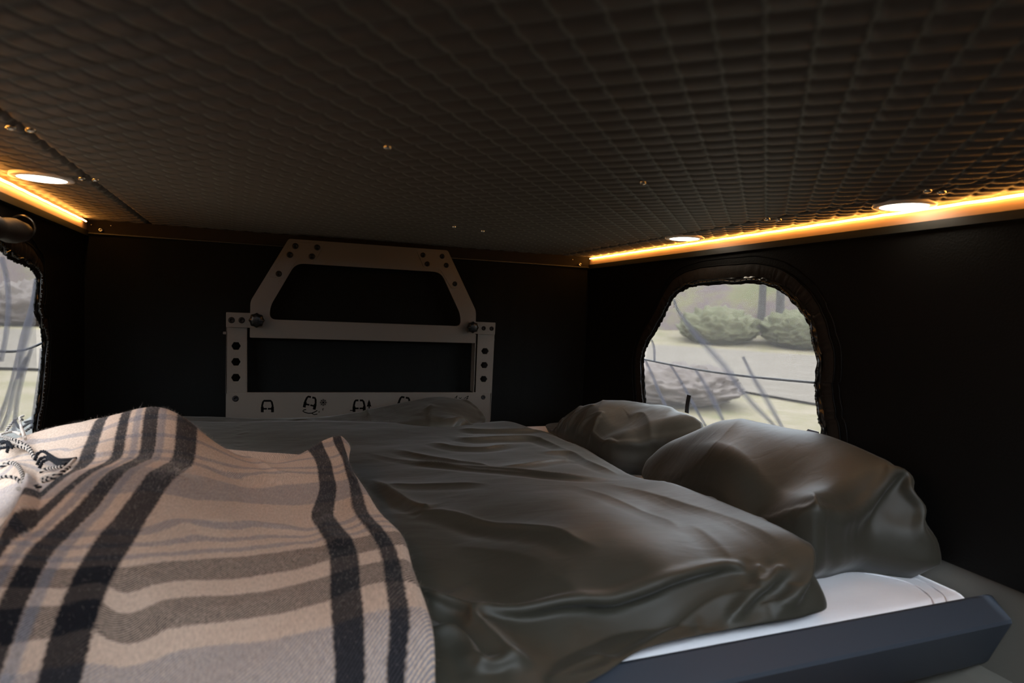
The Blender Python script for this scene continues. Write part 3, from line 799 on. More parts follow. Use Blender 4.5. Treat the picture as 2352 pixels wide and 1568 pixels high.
def van(cx, cy, s, rot=0., split=True):
    c, sn = math.cos(rot), math.sin(rot)
    def T(L): return [(cx+s*(x*c-y*sn), cy+s*(x*sn+y*c)) for x, y in L]
    w_ = 34*s
    if split: top = [(T([(-88, 20), (-90, -10), (-75, -70), (-58, -92), (-12, -92)]), w_), (T([(88, 20), (90, -10), (75, -70), (58, -92), (12, -92)]), w_)]
    else: top = [(T([(-88, 20), (-90, -10), (-75, -70), (-58, -92), (58, -92), (75, -70), (90, -10), (88, 20)]), w_)]
    return top+[(T([(-95, 45), (-8, 45)]), w_*.85), (T([(95, 45), (8, 45)]), w_*.85), (T([(-88, 10), (-88, 105)]), w_*1.45), (T([(88, 10), (88, 105)]), w_*1.45)]
symbol('van_symbol', van(251, 312, .98, 0, False), 26, Z7)
symbol('van_symbol', van(978, 250, .98, .22), 26, Z7)
symbol('van_symbol', van(1800, 305, .98, 0), 26, Z7)
symbol('van_symbol', van(2560, 255, .98, .18), 26, Z7)
sn_ = []
for k in range(8):
    a = k*math.pi/4; c, s_ = math.cos(a), math.sin(a)
    sn_.append(([(1195, 250), (1195+62*c, 250+62*s_)], 9))
    sn_.append(([(1195+48*c-16*s_, 250+48*s_+16*c), (1195+30*c, 250+30*s_), (1195+48*c+16*s_, 250+48*s_-16*c)], 8))
symbol('snowflake_symbol', sn_, 9, Z7)
symbol('curved_arrow_symbol', [([(905, 368), (862, 378), (848, 395), (880, 415), (940, 432), (1000, 430), (1045, 412), (1095, 385)], 16), ([(1000, 432), (1040, 455), (1095, 445)], 14), ([(1115, 400), (1120, 425), (1133, 395)], 9), ([(1178, 355), (1186, 388), (1196, 345)], 10)], 14, Z7)
symbol('tree_symbol', [([(1968, 200), (1995, 270), (1988, 272), (2008, 318), (1926, 318), (1946, 272), (1940, 270)], 0), ([(1968, 315), (1968, 350)], 18)], 0, Z7)
symbol('ground_line_symbol', [([(1645, 384), (1700, 384)], 14)], 14, Z7)
def ZA(x, y): return (900+x/3.92, 890+y/3.92)
symbol('four_by_four_symbol', [([(590, 72), (562, 98), (585, 98)], 5), ([(590, 72), (572, 112)], 5), ([(604, 88), (626, 108)], 5), ([(628, 88), (600, 108)], 5), ([(690, 74), (648, 98), (688, 98)], 6), ([(690, 74), (668, 114)], 6)], 5, ZA)

# ================================================================ BED
bed = empty('bed_platform', (.29, .585, CZ-.5)); tag(bed, 'dark anthracite bed rail with a sloping front along the near edge of the mattress', 'bed rail')
# front rail: folded profile, top edge, sloping facet, lower face
prof = [(.592, -.4020), (.5855, -.4005), (.582, -.4020), (.549, -.4165), (.547, -.421), (.579, -.4960), (.583, -.5010), (.588, -.5030), (.592, -.5030)]
def rail(name, x0, x1):
    nseg = 60; V = []; n = len(prof)
    for i in range(nseg+1):
        x = x0+(x1-.012-x0)*min(1, i/48)+.012*max(0, (i-48)/12)
        e = max(0, 1-(x1-x)/.012); k = 1-math.sqrt(max(0, 1-e*e))      # rounded far end
        for (y, z) in prof:
            zz = z; yc = .587
            zz = -.447+(z+.447)*(1-.10*k); yy = yc+(y-yc)*(1-.25*k)
            V.append((x-(max(0, i-30)/30)*(.592-y)*.42, yy, CZ+zz))
    Fc = [(i*n+j, i*n+(j+1) % n, (i+1)*n+(j+1) % n, (i+1)*n+j) for i in range(nseg) for j in range(n)]+[tuple(range(n))[::-1], tuple(nseg*n+j for j in range(n))]
    o = mesh(name, V, Fc, M_rail, bed, True)
    bm = bmesh.new(); bm.from_mesh(o.data); bmesh.ops.recalc_face_normals(bm, faces=bm.faces[:]); bm.to_mesh(o.data); bm.free()
    md = o.modifiers.new('e', 'EDGE_SPLIT'); md.split_angle = math.radians(35)
rail('front_rail', XL+.01, 1.004)
box('bed_board', (XL+.005, .596, CZ-.515), (XR-.004, 1.85, CZ-.497), M_dark, bed, .002)
# brown cupboard top below the rail
box_o = box('cupboard', (.35, .05, CZ-1.1), (.96, .60, CZ-.63), simple('brown_cupboard', (.16, .09, .05), .5, noise_amt=.15, nscale=20), None, .02)
tag(box_o, 'brown cupboard top partly visible below the right end of the bed rail', 'cupboard')

# mattress: rounded slab under a fitted sheet
mat_t = empty('mattress', (.29, 1.2, CZ-.495)); tag(mat_t, 'mattress under a white fitted sheet, its rounded corner bare at the right', 'mattress')
def slab(name, x0, x1, y0, y1, zb, zt, rc_, re, mat, parent, wr=0.):
    """rounded rectangle in plan (corner rc_) and rounded edge re"""
    n = 14; ring = []
    for cx, cy, a0 in ((x1-rc_, y0+rc_, -90), (x1-rc_, y1-rc_, 0), (x0+rc_, y1-rc_, 90), (x0+rc_, y0+rc_, 180)):
        for k in range(n+1):
            a = math.radians(a0+90*k/n); ring.append((cx, cy, math.cos(a), math.sin(a)))
    # straight runs subdivided
    R = []
    for i, (a) in enumerate(ring):
        b = ring[(i+1) % len(ring)]; R.append(a)
        L = math.hypot(b[0]-a[0], b[1]-a[1])
        if L > .1:
            m = int(L/.02)
            for k in range(1, m): t = k/m; R.append((a[0]+(b[0]-a[0])*t, a[1]+(b[1]-a[1])*t, a[2], a[3]))
    m = len(R); V = []
    lev = []
    for k in range(9): a = math.pi/2*k/8; lev.append((rc_-re+re*math.cos(a-math.pi/2+0) if 0 else None, a))
    rows = [(1.0, zb+.01, 0)]
    for k in range(0, 9):
        a = math.pi/2*k/8; rows.append((rc_-re+re*math.cos(a), zt-re+re*math.sin(a), 0))
    V = []
    rows2 = [(rc_-.01, zb)]+[(r, z) for r, z, _ in rows[1:]]
    for r, z in rows2: V += [(cx+r*c, cy+r*s, z) for cx, cy, c, s in R]
    # inner rings shrink to the middle line
    mx, my = (x0+x1)/2, (y0+y1)/2
    last = V[-m:]
    K = 36
    for k in range(1, K+1):
        t = k/K
        for (x, y, z) in last:
            X, Y = x+(mx-x)*t, y+(my-y)*t
            d = min(x1-X, Y-y0)
            V.append((X, Y, zt+wr*(.0022*math.sin(d*230+2*noise.noise(Vector((X*6, Y*6, 0))))*math.exp(-max(d, 0)*14)+.004*noise.noise(Vector((X*9+Y*5, Y*9, 1))))))
    tot = len(rows2)+K
    Fc = [(k*m+i, k*m+(i+1) % m, (k+1)*m+(i+1) % m, (k+1)*m+i) for k in range(tot-1) for i in range(m)]+[tuple(range(m))[::-1]]
    return mesh(name, V, Fc, mat, parent, True)
slab('fitted_sheet', XL+.012, XR+.009, .597, 1.848, CZ-.4965, ZM, .034, .02, M_sheet, mat_t, 1.)
for L in ([(1960, 1310), (2070, 1332), (2130, 1362), (2152, 1402)], [(1990, 1304), (2100, 1328), (2162, 1360), (2184, 1398)]):
    tube('sheet_hem', smooth_line([P(a, b, -.0004) for a, b in L], 8), .0016, M_sheet, mat_t, 6)

# ================================================================ SOFT THINGS
def tps_fit(P2, Z, lam=1e-5):
    P2 = np.array(P2, float); Z = np.array(Z, float)
    if Z.ndim == 1: Z = Z[:, None]
    n = len(P2); d = np.linalg.norm(P2[:, None]-P2[None], axis=2); K = np.where(d > 0, d**2*np.log(d+1e-12), 0)+lam*np.eye(n)
    Q = np.hstack([np.ones((n, 1)), P2]); A = np.block([[K, Q], [Q.T, np.zeros((3, 3))]])
    sol = np.linalg.solve(A, np.vstack([Z, np.zeros((3, Z.shape[1]))])); return P2, sol
def tps_eval(f, X):
    P2, s = f; n = len(P2); out = np.empty((len(X), s.shape[1]))
    for a in range(0, len(X), 20000):
        x = X[a:a+20000]; d2 = ((x[:, None]-P2[None])**2).sum(2); K = .5*d2*np.log(d2+1e-18)
        out[a:a+20000] = K@s[:n]+s[n]+x@s[n+1:]
    return out
def seg_dist(X, poly, closed=True, need_t=False):
    poly = np.array(poly); N = len(poly); best = np.full(len(X), 9.); bt = np.zeros(len(X)); bs = np.zeros(len(X))
    for i in range(N if closed else N-1):
        a = poly[i]; b = poly[(i+1) % N]; ab = b-a; L = (ab@ab)+1e-12
        t = np.clip(((X-a)@ab)/L, 0, 1); q = X-(a+t[:, None]*ab); d = np.sqrt((q**2).sum(1))
        m = d < best; best[m] = d[m]
        if need_t:
            bt[m] = (i+t[m])/(N-1); sd = np.sign(ab[0]*q[:, 1]-ab[1]*q[:, 0]); bs[m] = sd[m]
    return (best, bt, bs) if need_t else best
def vnoise(X, sc, seed):
    return np.array([noise.noise(Vector((x*sc[0]+y*sc[2], y*sc[1]-x*sc[3], seed))) for x, y in X])
class Puff:
    """a soft body lying on z0: outline in plan, height field from control points, rounded rim"""
    def __init__(s, outline, ctrl, R, rim, R_bot=.02, z0=ZM, extra=None, lam=1e-5):
        s.out = smooth_line(outline, 10, True); s.R = R; s.rim = rim; s.Rb = R_bot; s.z0 = z0; s.wr = []
        pts = []; hh = []
        for c in ctrl:
            if c[0] == 'w': pts.append(c[1:3]); hh.append(c[3])
            elif c[0] == 'y': q = at(c[1], c[2], 1, c[3]); pts.append(q[:2]); hh.append(q[2]-ZM)
            elif c[0] == 'x': q = at(c[1], c[2], 0, c[3]); pts.append(q[:2]); hh.append(q[2]-ZM)
            else: p = P(*c); pts.append(p[:2]); hh.append(c[2])
        s.f = tps_fit(pts, hh, lam)
    def base(s, X):
        H = tps_eval(s.f, X)[:, 0]; d = seg_dist(X, s.out)
        t = np.clip(d/s.R, 0, 1); g = np.sqrt(np.clip(1-(1-t)**2, 0, 1))
        return s.rim+(np.maximum(H, s.rim+.004)-s.rim)*g
    def crease(s, px_pts, amp, wid, asym=.5, world=False):
        """fold drawn where the photo shows it, laid on the body's surface"""
        h = np.full(len(px_pts), .06); pp = np.array(px_pts, float)
        for _ in range(14):
            X = np.array([P(a, b, k)[:2] for (a, b), k in zip(pp, h)]); h = .5*h+.5*s.base(X)
        s.wr.append((smooth_line(X, 6), amp, wid, asym))
    def disp(s, X):
        D = np.zeros(len(X))
        for L, amp, wid, asym in s.wr:
            lo, hi = L.min(0)-4*wid, L.max(0)+4*wid
            m = ((X > lo) & (X < hi)).all(1)
            if not m.any(): continue
            d, t, sd = seg_dist(X[m], L, False, True)
            near = sd < 0; w_ = np.where(near, wid*.55, wid*1.7); tp = np.clip(np.minimum(t, 1-t)*4, 0, 1); tp = tp*tp*(3-2*tp)
            e = np.sqrt(d*d+(wid*.10)**2)-wid*.10
            D[m] += .8*amp*tp*(np.exp(-e/w_)-np.where(near, .35*np.exp(-((d-1.9*wid)/(1.0*wid))**2), 0))
        return D
    def build(s, name, center, nt_, nr, mat, parent=None, nz=(.004, (6, 14, 3, 2), 1.), nz2=None, uvf=None, bottom=True, nr_b=10, post=None, cloth=None):
        # resample the outline by angle from the centre
        c = np.array(center); o = s.out-c; ang = np.unwrap(np.arctan2(o[:, 1], o[:, 0]))
        if ang[-1] < ang[0]: ang = ang[::-1]; o = o[::-1]
        rad = np.linalg.norm(o, axis=1)
        # equal steps along the outline rather than in angle
        per = np.r_[0, np.cumsum(np.linalg.norm(np.diff(np.vstack([o, o[:1]]), axis=0), axis=1))]
        oc = np.vstack([o, o[:1]]); tt = np.linspace(0, per[-1], nt_, endpoint=False)
        B = np.stack([np.interp(tt, per, oc[:, 0]), np.interp(tt, per, oc[:, 1])], -1)
        rho = np.linspace(0, 1, nr+1)[1:]; rho = 1-(1-rho)**1.35*1.0
        X = (c+rho[:, None, None]*B[None]).reshape(-1, 2); X = np.vstack([c[None], X])
        H = s.base(X); dist = seg_dist(X, s.out); fade = np.clip(dist/.03, 0, 1)
        fd2 = np.clip(dist/.012, 0, 1)
        D = s.disp(X)*fd2
        if nz: D += nz[0]*vnoise(X, nz[1], nz[2])*fade
        if nz2: D += nz2[0]*vnoise(X, nz2[1], nz2[2])*fade
        Z = s.z0+H+D
        V = np.column_stack([X, Z])
        if cloth is not None: V = V+sample_cloth(cloth, X)
        # underside
        if bottom:
            rb = np.linspace(1, .0, nr_b+1)[1:-1]**1.0; Xb = (c+rb[:, None, None]*B[None]).reshape(-1, 2); Xb = np.vstack([Xb, c[None]])
            db = seg_dist(Xb, s.out); g = np.sqrt(np.clip(1-(1-np.clip(db/s.Rb, 0, 1))**2, 0, 1))
            # first rings close to the rim
            V = np.vstack([V, np.column_stack([Xb, s.z0+s.rim*(1-g)+.0005])])
        n = nt_; Fc = [(0, 1+(i+1) % n, 1+i) for i in range(n)]
        Fc = [(0, 1+i, 1+(i+1) % n) for i in range(n)]
        rows = nr+(nr_b-1 if bottom else 0)
        for k in range(rows-1):
            a, b = 1+k*n, 1+(k+1)*n
            Fc += [(a+i, b+i, b+(i+1) % n, a+(i+1) % n) for i in range(n)]
        if bottom:
            a = 1+(rows-1)*n; cb = len(V)-1; Fc += [(a+i, cb, a+(i+1) % n) for i in range(n)]
        if post is not None: V = post(V)
        ob = mesh(name, V, Fc, mat, parent, True)
        bm = bmesh.new(); bm.from_mesh(ob.data); bmesh.ops.recalc_face_normals(bm, faces=bm.faces[:]); bm.to_mesh(ob.data); bm.free()
        if uvf is not None: curve_uv(ob, 'weave', lambda co: uvf(co[:, :2].astype(float)))
        return ob

def relax_cloth(B, st, gfun, its=(260, 160, 90), seed=1, x0=None, bend=.35, grav=.00006, amp0=.0015, inner=.004):
    """lay a slightly too large cloth over the body: excess length buckles into folds (position-based dynamics)"""
    o = B.out; lo = o.min(0).copy(); hi = o.max(0).copy()
    if x0 is not None: lo[0] = x0
    rg = np.random.default_rng(seed); Pq = None
    for lv, n_it in zip((4, 2, 1), its):
        h = st*lv; nx, ny = int((hi[0]-lo[0])/h)+1, int((hi[1]-lo[1])/h)+1
        X, Y = np.meshgrid(np.linspace(lo[0], hi[0], nx), np.linspace(lo[1], hi[1], ny))
        XY = np.stack([X, Y], -1).reshape(-1, 2)
        ins = np.zeros(len(XY), bool); j = len(o)-1
        for i in range(len(o)):
            a, b = o[i], o[j]
            m = ((a[1] > XY[:, 1]) != (b[1] > XY[:, 1])) & (XY[:, 0] < (b[0]-a[0])*(XY[:, 1]-a[1])/(b[1]-a[1]+1e-12)+a[0]); ins ^= m; j = i
        d = seg_dist(XY, o)
        H = np.where(ins, B.base(XY)+B.disp(XY)*np.clip(d/.012, 0, 1), B.rim*np.exp(-d/.01)).reshape(ny, nx)
        free = (ins & (d > inner)).reshape(ny, nx).astype(float); free[0] = free[-1] = 0; free[:, 0] = free[:, -1] = 0
        S = np.stack([X, Y, H], -1)
        gx, gy = gfun(X, Y, rg)
        Q = S.copy()
        if Pq is not None:                       # carry the coarse folds over
            fy = np.linspace(0, Pq.shape[0]-1, ny); fx = np.linspace(0, Pq.shape[1]-1, nx)
            iy = np.minimum(fy.astype(int), Pq.shape[0]-2); ix = np.minimum(fx.astype(int), Pq.shape[1]-2); ty = (fy-iy)[:, None, None]; tx = (fx-ix)[None, :, None]
            Q += ((1-ty)*((1-tx)*Pq[iy][:, ix]+tx*Pq[iy][:, ix+1])+ty*((1-tx)*Pq[iy+1][:, ix]+tx*Pq[iy+1][:, ix+1]))*free[..., None]
        Q[..., 2] += amp0*lv*.5*rg.normal(size=(ny, nx))*free
        W = free
        def rest(k, ax, g):
            dd = (S[k:]-S[:-k]) if ax == 0 else (S[:, k:]-S[:, :-k])
            gg = (g[k:]+g[:-k])/2 if ax == 0 else (g[:, k:]+g[:, :-k])/2
            return np.linalg.norm(dd, axis=-1)*(1+gg)
        Rx, Ry = rest(1, 1, gx), rest(1, 0, gy)
        RD1 = np.linalg.norm(S[1:, 1:]-S[:-1, :-1], axis=-1)*(1+(gx+gy)[1:, 1:]/2); RD2 = np.linalg.norm(S[1:, :-1]-S[:-1, 1:], axis=-1)*(1+(gx+gy)[1:, 1:]/2)
        kb = {4: 2, 2: 2, 1: 3}[lv]
        Bx, By = rest(kb, 1, gx)*.985, rest(kb, 0, gy)*.985
        def solve(A_, C_, wa, wc, R_, k, push=False):
            dv = C_-A_; L = np.sqrt((dv**2).sum(-1))+1e-12; c = (L-R_)
            if push: c = np.minimum(c, 0)
            ws = wa+wc; f = (k*c/L/np.where(ws > 0, ws, 1))[..., None]*dv
            A_ += f*wa[..., None]; C_ -= f*wc[..., None]
        V = np.zeros_like(Q)
        for it in range(n_it):
            V[..., 2] -= grav; V *= .93; Pv = Q.copy(); Q += V*W[..., None]
            for p in (0, 1):
                n2 = (nx-p)//2*2
                solve(Q[:, p:p+n2:2], Q[:, p+1:p+n2:2], W[:, p:p+n2:2], W[:, p+1:p+n2:2], Rx[:, p:p+n2-1:2], .9)
                m2 = (ny-p)//2*2
                solve(Q[p:p+m2:2], Q[p+1:p+m2:2], W[p:p+m2:2], W[p+1:p+m2:2], Ry[p:p+m2-1:2], .9)
            for p in (0, 1):
                m2 = (ny-p)//2*2
                solve(Q[p:p+m2:2, :-1], Q[p+1:p+m2:2, 1:], W[p:p+m2:2, :-1], W[p+1:p+m2:2, 1:], RD1[p:p+m2-1:2], .25)
                solve(Q[p:p+m2:2, 1:], Q[p+1:p+m2:2, :-1], W[p:p+m2:2, 1:], W[p+1:p+m2:2, :-1], RD2[p:p+m2-1:2], .25)
            # bending: far neighbours may not come close
            for p in range(2*kb):
                a = np.arange(p, nx-kb, 2*kb)
                if len(a): A_, C_ = Q[:, a].copy(), Q[:, a+kb].copy(); solve(A_, C_, W[:, a], W[:, a+kb], Bx[:, a], bend, True); Q[:, a] = A_; Q[:, a+kb] = C_
                a = np.arange(p, ny-kb, 2*kb)
                if len(a): A_, C_ = Q[a].copy(), Q[a+kb].copy(); solve(A_, C_, W[a], W[a+kb], By[a], bend, True); Q[a] = A_; Q[a+kb] = C_
            Q[..., 2] = np.maximum(Q[..., 2], H-.0005)
            V = (Q-Pv)*.9
        Pq = Q-S
    # light smoothing
    for _ in range(2):
        Pq[1:-1, 1:-1] = .5*Pq[1:-1, 1:-1]+.125*(Pq[:-2, 1:-1]+Pq[2:, 1:-1]+Pq[1:-1, :-2]+Pq[1:-1, 2:])
    return lo, hi, Pq
def sample_cloth(R_, X):
    lo, hi, Pq = R_; ny, nx = Pq.shape[:2]
    fx = (X[:, 0]-lo[0])/(hi[0]-lo[0])*(nx-1); fy = (X[:, 1]-lo[1])/(hi[1]-lo[1])*(ny-1)
    ok = (fx > 0) & (fy > 0) & (fx < nx-1) & (fy < ny-1); fx = np.clip(fx, 0, nx-1.001); fy = np.clip(fy, 0, ny-1.001)
    ix, iy = fx.astype(int), fy.astype(int); tx, ty = (fx-ix)[:, None], (fy-iy)[:, None]
    D = (1-ty)*((1-tx)*Pq[iy, ix]+tx*Pq[iy, ix+1])+ty*((1-tx)*Pq[iy+1, ix]+tx*Pq[iy+1, ix+1])
    return D*ok[:, None]

def fold_map(X, Y, f, seed):
    return np.array([noise.noise(Vector((x*f, y*f, seed))) for x, y in zip(X.ravel(), Y.ravel())]).reshape(X.shape)
# ---- big pillow in front at the right wall
p1 = Puff([(.74, .71), (.80, .685), (.88, .69), (.95, .645), (.979, .67), (.981, .85), (.978, 1.08), (.955, 1.15), (.90, 1.195), (.83, 1.20), (.77, 1.16), (.735, 1.0)],
          [(1700, 965, .19), (1640, 970, .175), (1560, 1012, .125), (1480, 1065, .07), (1760, 976, .19), ('x', 1880, 998, .92), ('x', 2000, 1047, .93), ('x', 2080, 1105, .94), ('x', 2125, 1165, .955),
           (1800, 1120, .155), (1950, 1150, .15), (1650, 1060, .15), (1900, 1240, .10), (2050, 1240, .08), (1700, 1110, .12), (1500, 1090, .06),
           ('w', .74, .80, .10), ('w', .76, 1.0, .12), ('w', .96, 1.0, .15), ('w', .95, 1.12, .12)], .055, .035, .03)
for L, a, w_ in (([(1921, 1217), (1990, 1227), (2075, 1227)], .006, .010), ([(2078, 1222), (2079, 1257), (2075, 1300)], .007, .009), ([(1883, 1241), (1937, 1275), (1977, 1275)], .006, .009),
                 ([(2017, 1241), (2025, 1270), (2022, 1312)], .006, .008), ([(2027, 1243), (2054, 1270), (2067, 1300)], .005, .007), ([(2078, 1230), (2113, 1230)], -.004, .007),
                 ([(1720, 1130), (1800, 1170), (1900, 1200), (2000, 1210)], .003, .012), ([(2000, 1120), (2060, 1170), (2110, 1215)], .004, .010), ([(1940, 1110), (2010, 1160), (2060, 1200)], .003, .010),
                 ([(1500, 1075), (1620, 1040), (1760, 1035)], .002, .012), ([(1600, 1020), (1720, 1005), (1830, 1020)], .002, .010), ([(1840, 1290), (1900, 1300), (1960, 1290), (1990, 1265)], .006, .008)):
    p1.crease(L, a, w_)
def grow_p1(X, Y, rg):
    low = np.clip((.80-Y)/.12, 0, 1); f = fold_map(X, Y, 5, 2.)
    return .010+.085*low+.02*np.clip(f, 0, 1), .022+.03*np.clip(f+.2, 0, 1)+.03*low
o = p1.build('pillow', (.855, .97), 480, 150, M_olive, None, cloth=relax_cloth(p1, .0034, grow_p1, its=(200, 160, 120), seed=3), nz=(.003, (5, 9, 2, 3), 3.), nz2=(.0007, (10, 26, 12, 9), 6.))
tag(o, 'large plump olive pillow against the right wall in front of the window', 'pillow', 'olive pillows')
# ---- pillow behind it under the window
p2 = Puff([(.775, 1.30), (.86, 1.235), (.93, 1.175), (.966, 1.175), (.978, 1.25), (.978, 1.45), (.972, 1.66), (.93, 1.73), (.84, 1.735), (.785, 1.70), (.768, 1.60), (.765, 1.45)],
          [(1260, 985, .035), (1290, 955, .085), (1340, 930, .122), (1400, 921, .138), (1450, 921, .145), ('x', 1520, 931, .93), ('x', 1600, 947, .945), ('x', 1632, 962, .955),
           (1400, 1000, .10), (1300, 1020, .07), (1480, 1000, .12), (1560, 990, .14), (1430, 1060, .05), ('w', .80, 1.35, .09), ('w', .95, 1.45, .14), ('w', .95, 1.65, .09)], .055, .03, .03)
for L, a, w_ in (([(1295, 958), (1290, 990), (1306, 1030)], .010, .011), ([(1330, 962), (1320, 995), (1322, 1020)], .008, .010), ([(1372, 970), (1352, 1005), (1322, 1032)], .007, .010),
                 ([(1395, 945), (1372, 972)], .006, .010), ([(1318, 1038), (1372, 1021), (1397, 1030), (1430, 1033), (1453, 1037)], .010, .009), ([(1430, 1033), (1443, 1060), (1459, 1078)], .008, .008),
                 ([(1470, 1028), (1500, 1052)], .007, .009), ([(1400, 1000), (1450, 1020), (1520, 1035)], -.006, .010), ([(1520, 960), (1560, 975), (1610, 975)], .004, .012), ([(1440, 960), (1480, 990), (1540, 1010)], .005, .013)):
    p2.crease(L, a, w_)
def grow_p2(X, Y, rg):
    f = fold_map(X, Y, 6, 4.); low = np.clip((.84-X)/.05, 0, 1)
    return .03+.03*np.clip(f+.2, 0, 1), .03+.04*np.clip(f+.2, 0, 1)+.05*low
o = p2.build('pillow', (.87, 1.5), 360, 120, M_olive, None, cloth=relax_cloth(p2, .0036, grow_p2, its=(200, 160, 100), seed=5), nz=(.004, (8, 12, 4, 3), 8.), nz2=(.001, (30, 30, 12, 9), 2.))
tag(o, 'olive pillow under the right window, behind the large plump one', 'pillow', 'olive pillows')
# ---- pillow along the back wall under the frame
p3 = Puff([(-.28, 1.63), (0, 1.60), (.25, 1.59), (.46, 1.58), (.55, 1.61), (.59, 1.67), (.585, 1.75), (.54, 1.792), (.3, 1.795), (0, 1.79), (-.27, 1.785), (-.31, 1.7)],
          [('y', 450, 966, 1.72), ('y', 520, 968, 1.72), ('y', 620, 972, 1.72), ('y', 700, 972, 1.72), ('y', 740, 971, 1.72), ('y', 830, 957, 1.72), ('y', 900, 943, 1.72), ('y', 960, 928, 1.72), ('y', 1030, 925, 1.71), ('y', 1070, 938, 1.70),
           (620, 985, .05), (850, 985, .06), (980, 980, .07), (1050, 975, .07), ('w', .56, 1.62, .05), ('w', .3, 1.62, .06), ('w', 0, 1.62, .05)], .04, .03, .03)
for L, a, w_ in (([(958, 975), (953, 1000), (966, 1015)], .010, .008), ([(990, 930), (989, 970)], .006, .008), ([(1008, 965), (1030, 965), (1052, 978), (1060, 965), (1078, 972)], .009, .007),
                 ([(965, 955), (975, 940), (1000, 930)], .004, .009), ([(990, 985), (985, 1005)], .008, .007), ([(840, 930), (850, 965), (860, 990)], .005, .010), ([(600, 975), (700, 965), (800, 985)], .004, .012), ([(500, 970), (600, 990), (720, 995)], .004, .012)):
    p3.crease(L, a, w_)
def grow_p3(X, Y, rg):
    f = fold_map(X, Y, 6, 9.); e = np.clip((X-.38)/.1, 0, 1)
    return .015+.03*np.clip(f+.2, 0, 1)+.07*e, .03+.05*e
o = p3.build('pillow', (.2, 1.69), 560, 90, M_olive, None, cloth=relax_cloth(p3, .0040, grow_p3, its=(200, 140, 100), seed=6), nz=(.003, (9, 14, 4, 3), 12.), nz2=(.0007, (30, 40, 12, 9), 22.))
tag(o, 'olive pillow lying along the back wall under the beige frame', 'pillow', 'olive pillows')

# ---- duvet
dv = Puff([(.60, .600), (.66, .600), (.712, .618), (.728, .70), (.735, .9), (.74, 1.1), (.75, 1.25), (.755, 1.4), (.72, 1.55), (.66, 1.665), (.56, 1.655), (.4, 1.64), (.1, 1.66), (-.2, 1.68), (-.385, 1.66),
           (-.392, 1.2), (-.392, .62), (-.2, .545), (0, .535), (.15, .532), (.26, .538), (.34, .562), (.41, .592), (.50, .600)],
          [('y', 1900, 1325, .625), ('y', 1850, 1260, .65), ('y', 1750, 1194, .73), ('y', 1640, 1145, .84), ('y', 1540, 1105, .97), (1445, 1098, .058),
           (1310, 1035, .048), (1250, 997, .052), (1200, 990, .054), (1130, 971, .060), (1010, 988, .06), (930, 1010, .06), (830, 1000, .065), (700, 990, .07),
           ('y', 1715, 1343, .632), ('y', 1650, 1372, .628), ('y', 1526, 1457, .615), ('y', 1422, 1517, .60), ('y', 1600, 1300, .665), ('y', 1500, 1330, .655), ('y', 1400, 1350, .66), ('y', 1300, 1400, .64), ('y', 1250, 1480, .61),
           ('y', 1200, 1300, .715), ('y', 1100, 1350, .71), ('y', 1050, 1450, .63), ('y', 1000, 1300, .75), ('y', 1100, 1220, .84), (950, 1200, .075), (1300, 1150, .09), ('y', 1500, 1180, .85), ('y', 1700, 1260, .68), (1000, 1100, .07), (1200, 1060, .062),
           (1350, 1080, .06), (900, 1060, .06), ('w', -.1, .7, .05), ('w', -.2, 1.1, .09), ('w', .05, 1.0, .065), ('w', -.35, .8, .05), ('w', -.35, 1.3, .08), ('w', 0, 1.4, .06), ('w', .1, .56, .02), ('w', .25, .56, .028)],
          .045, .018, .02)
for L, a, w_ in (([(900, 1060), (1028, 1071), (1181, 1083), (1283, 1094), (1410, 1102)], .006, .011), ([(905, 1033), (989, 1053), (1079, 1069), (1130, 1074)], .007, .012), ([(1130, 1076), (1219, 1066), (1283, 1057), (1318, 1056)], .006, .012),
                 ([(1229, 1040), (1308, 1042), (1359, 1066), (1428, 1093)], .007, .014), ([(1053, 1002), (1073, 1012), (1155, 1009), (1219, 1009), (1262, 1022), (1330, 1050)], .009, .013), ([(984, 1017), (1043, 1030), (1117, 1031), (1180, 1018)], .007, .012),
                 ([(1053, 987), (1104, 991), (1193, 991), (1226, 988)], .008, .013), ([(850, 1099), (944, 1159), (989, 1176)], .010, .012), ([(875, 1181), (979, 1179), (1054, 1189), (1128, 1208), (1253, 1213), (1302, 1228), (1367, 1248)], .009, .016),
                 ([(830, 1039), (979, 1066), (1128, 1082), (1327, 1099), (1452, 1101)], .004, .009), ([(880, 1119), (979, 1114), (1128, 1110)], .005, .013), ([(1367, 1104), (1526, 1144), (1675, 1194), (1775, 1248)], .003, .014),
                 ([(1302, 1109), (1477, 1179), (1551, 1218)], .003, .014), ([(1715, 1343), (1650, 1372), (1526, 1457), (1422, 1517), (1367, 1540), (1228, 1560)], .0045, .0055),
                 ([(974, 1338), (994, 1378), (1059, 1398), (1128, 1462), (1178, 1517), (1203, 1547)], .013, .012), ([(994, 1447), (1059, 1462), (1098, 1512), (1118, 1547)], .012, .011), ([(980, 1400), (1040, 1430), (1090, 1470), (1130, 1530)], -.008, .010),
                 ([(1715, 1285), (1708, 1315), (1715, 1340)], .005, .007), ([(1760, 1290), (1745, 1320), (1760, 1360)], .006, .007), ([(1825, 1318), (1850, 1355), (1868, 1397)], .007, .008), ([(1790, 1330), (1800, 1370), (1790, 1410)], .005, .007),
                 ([(1700, 1380), (1680, 1420), (1650, 1460)], .004, .007), ([(1750, 1385), (1760, 1420), (1745, 1450)], .005, .007), ([(1400, 1560), (1410, 1530), (1400, 1500)], .004, .008), ([(1250, 1565), (1320, 1530), (1400, 1500)], .004, .010),
                 ([(1250, 1300), (1330, 1370), (1370, 1450)], .003, .016), ([(1560, 1200), (1640, 1260), (1660, 1310)], .003, .014), ([(1040, 1250), (1160, 1262), (1250, 1290)], .003, .014)):
    dv.crease(L, a, w_)
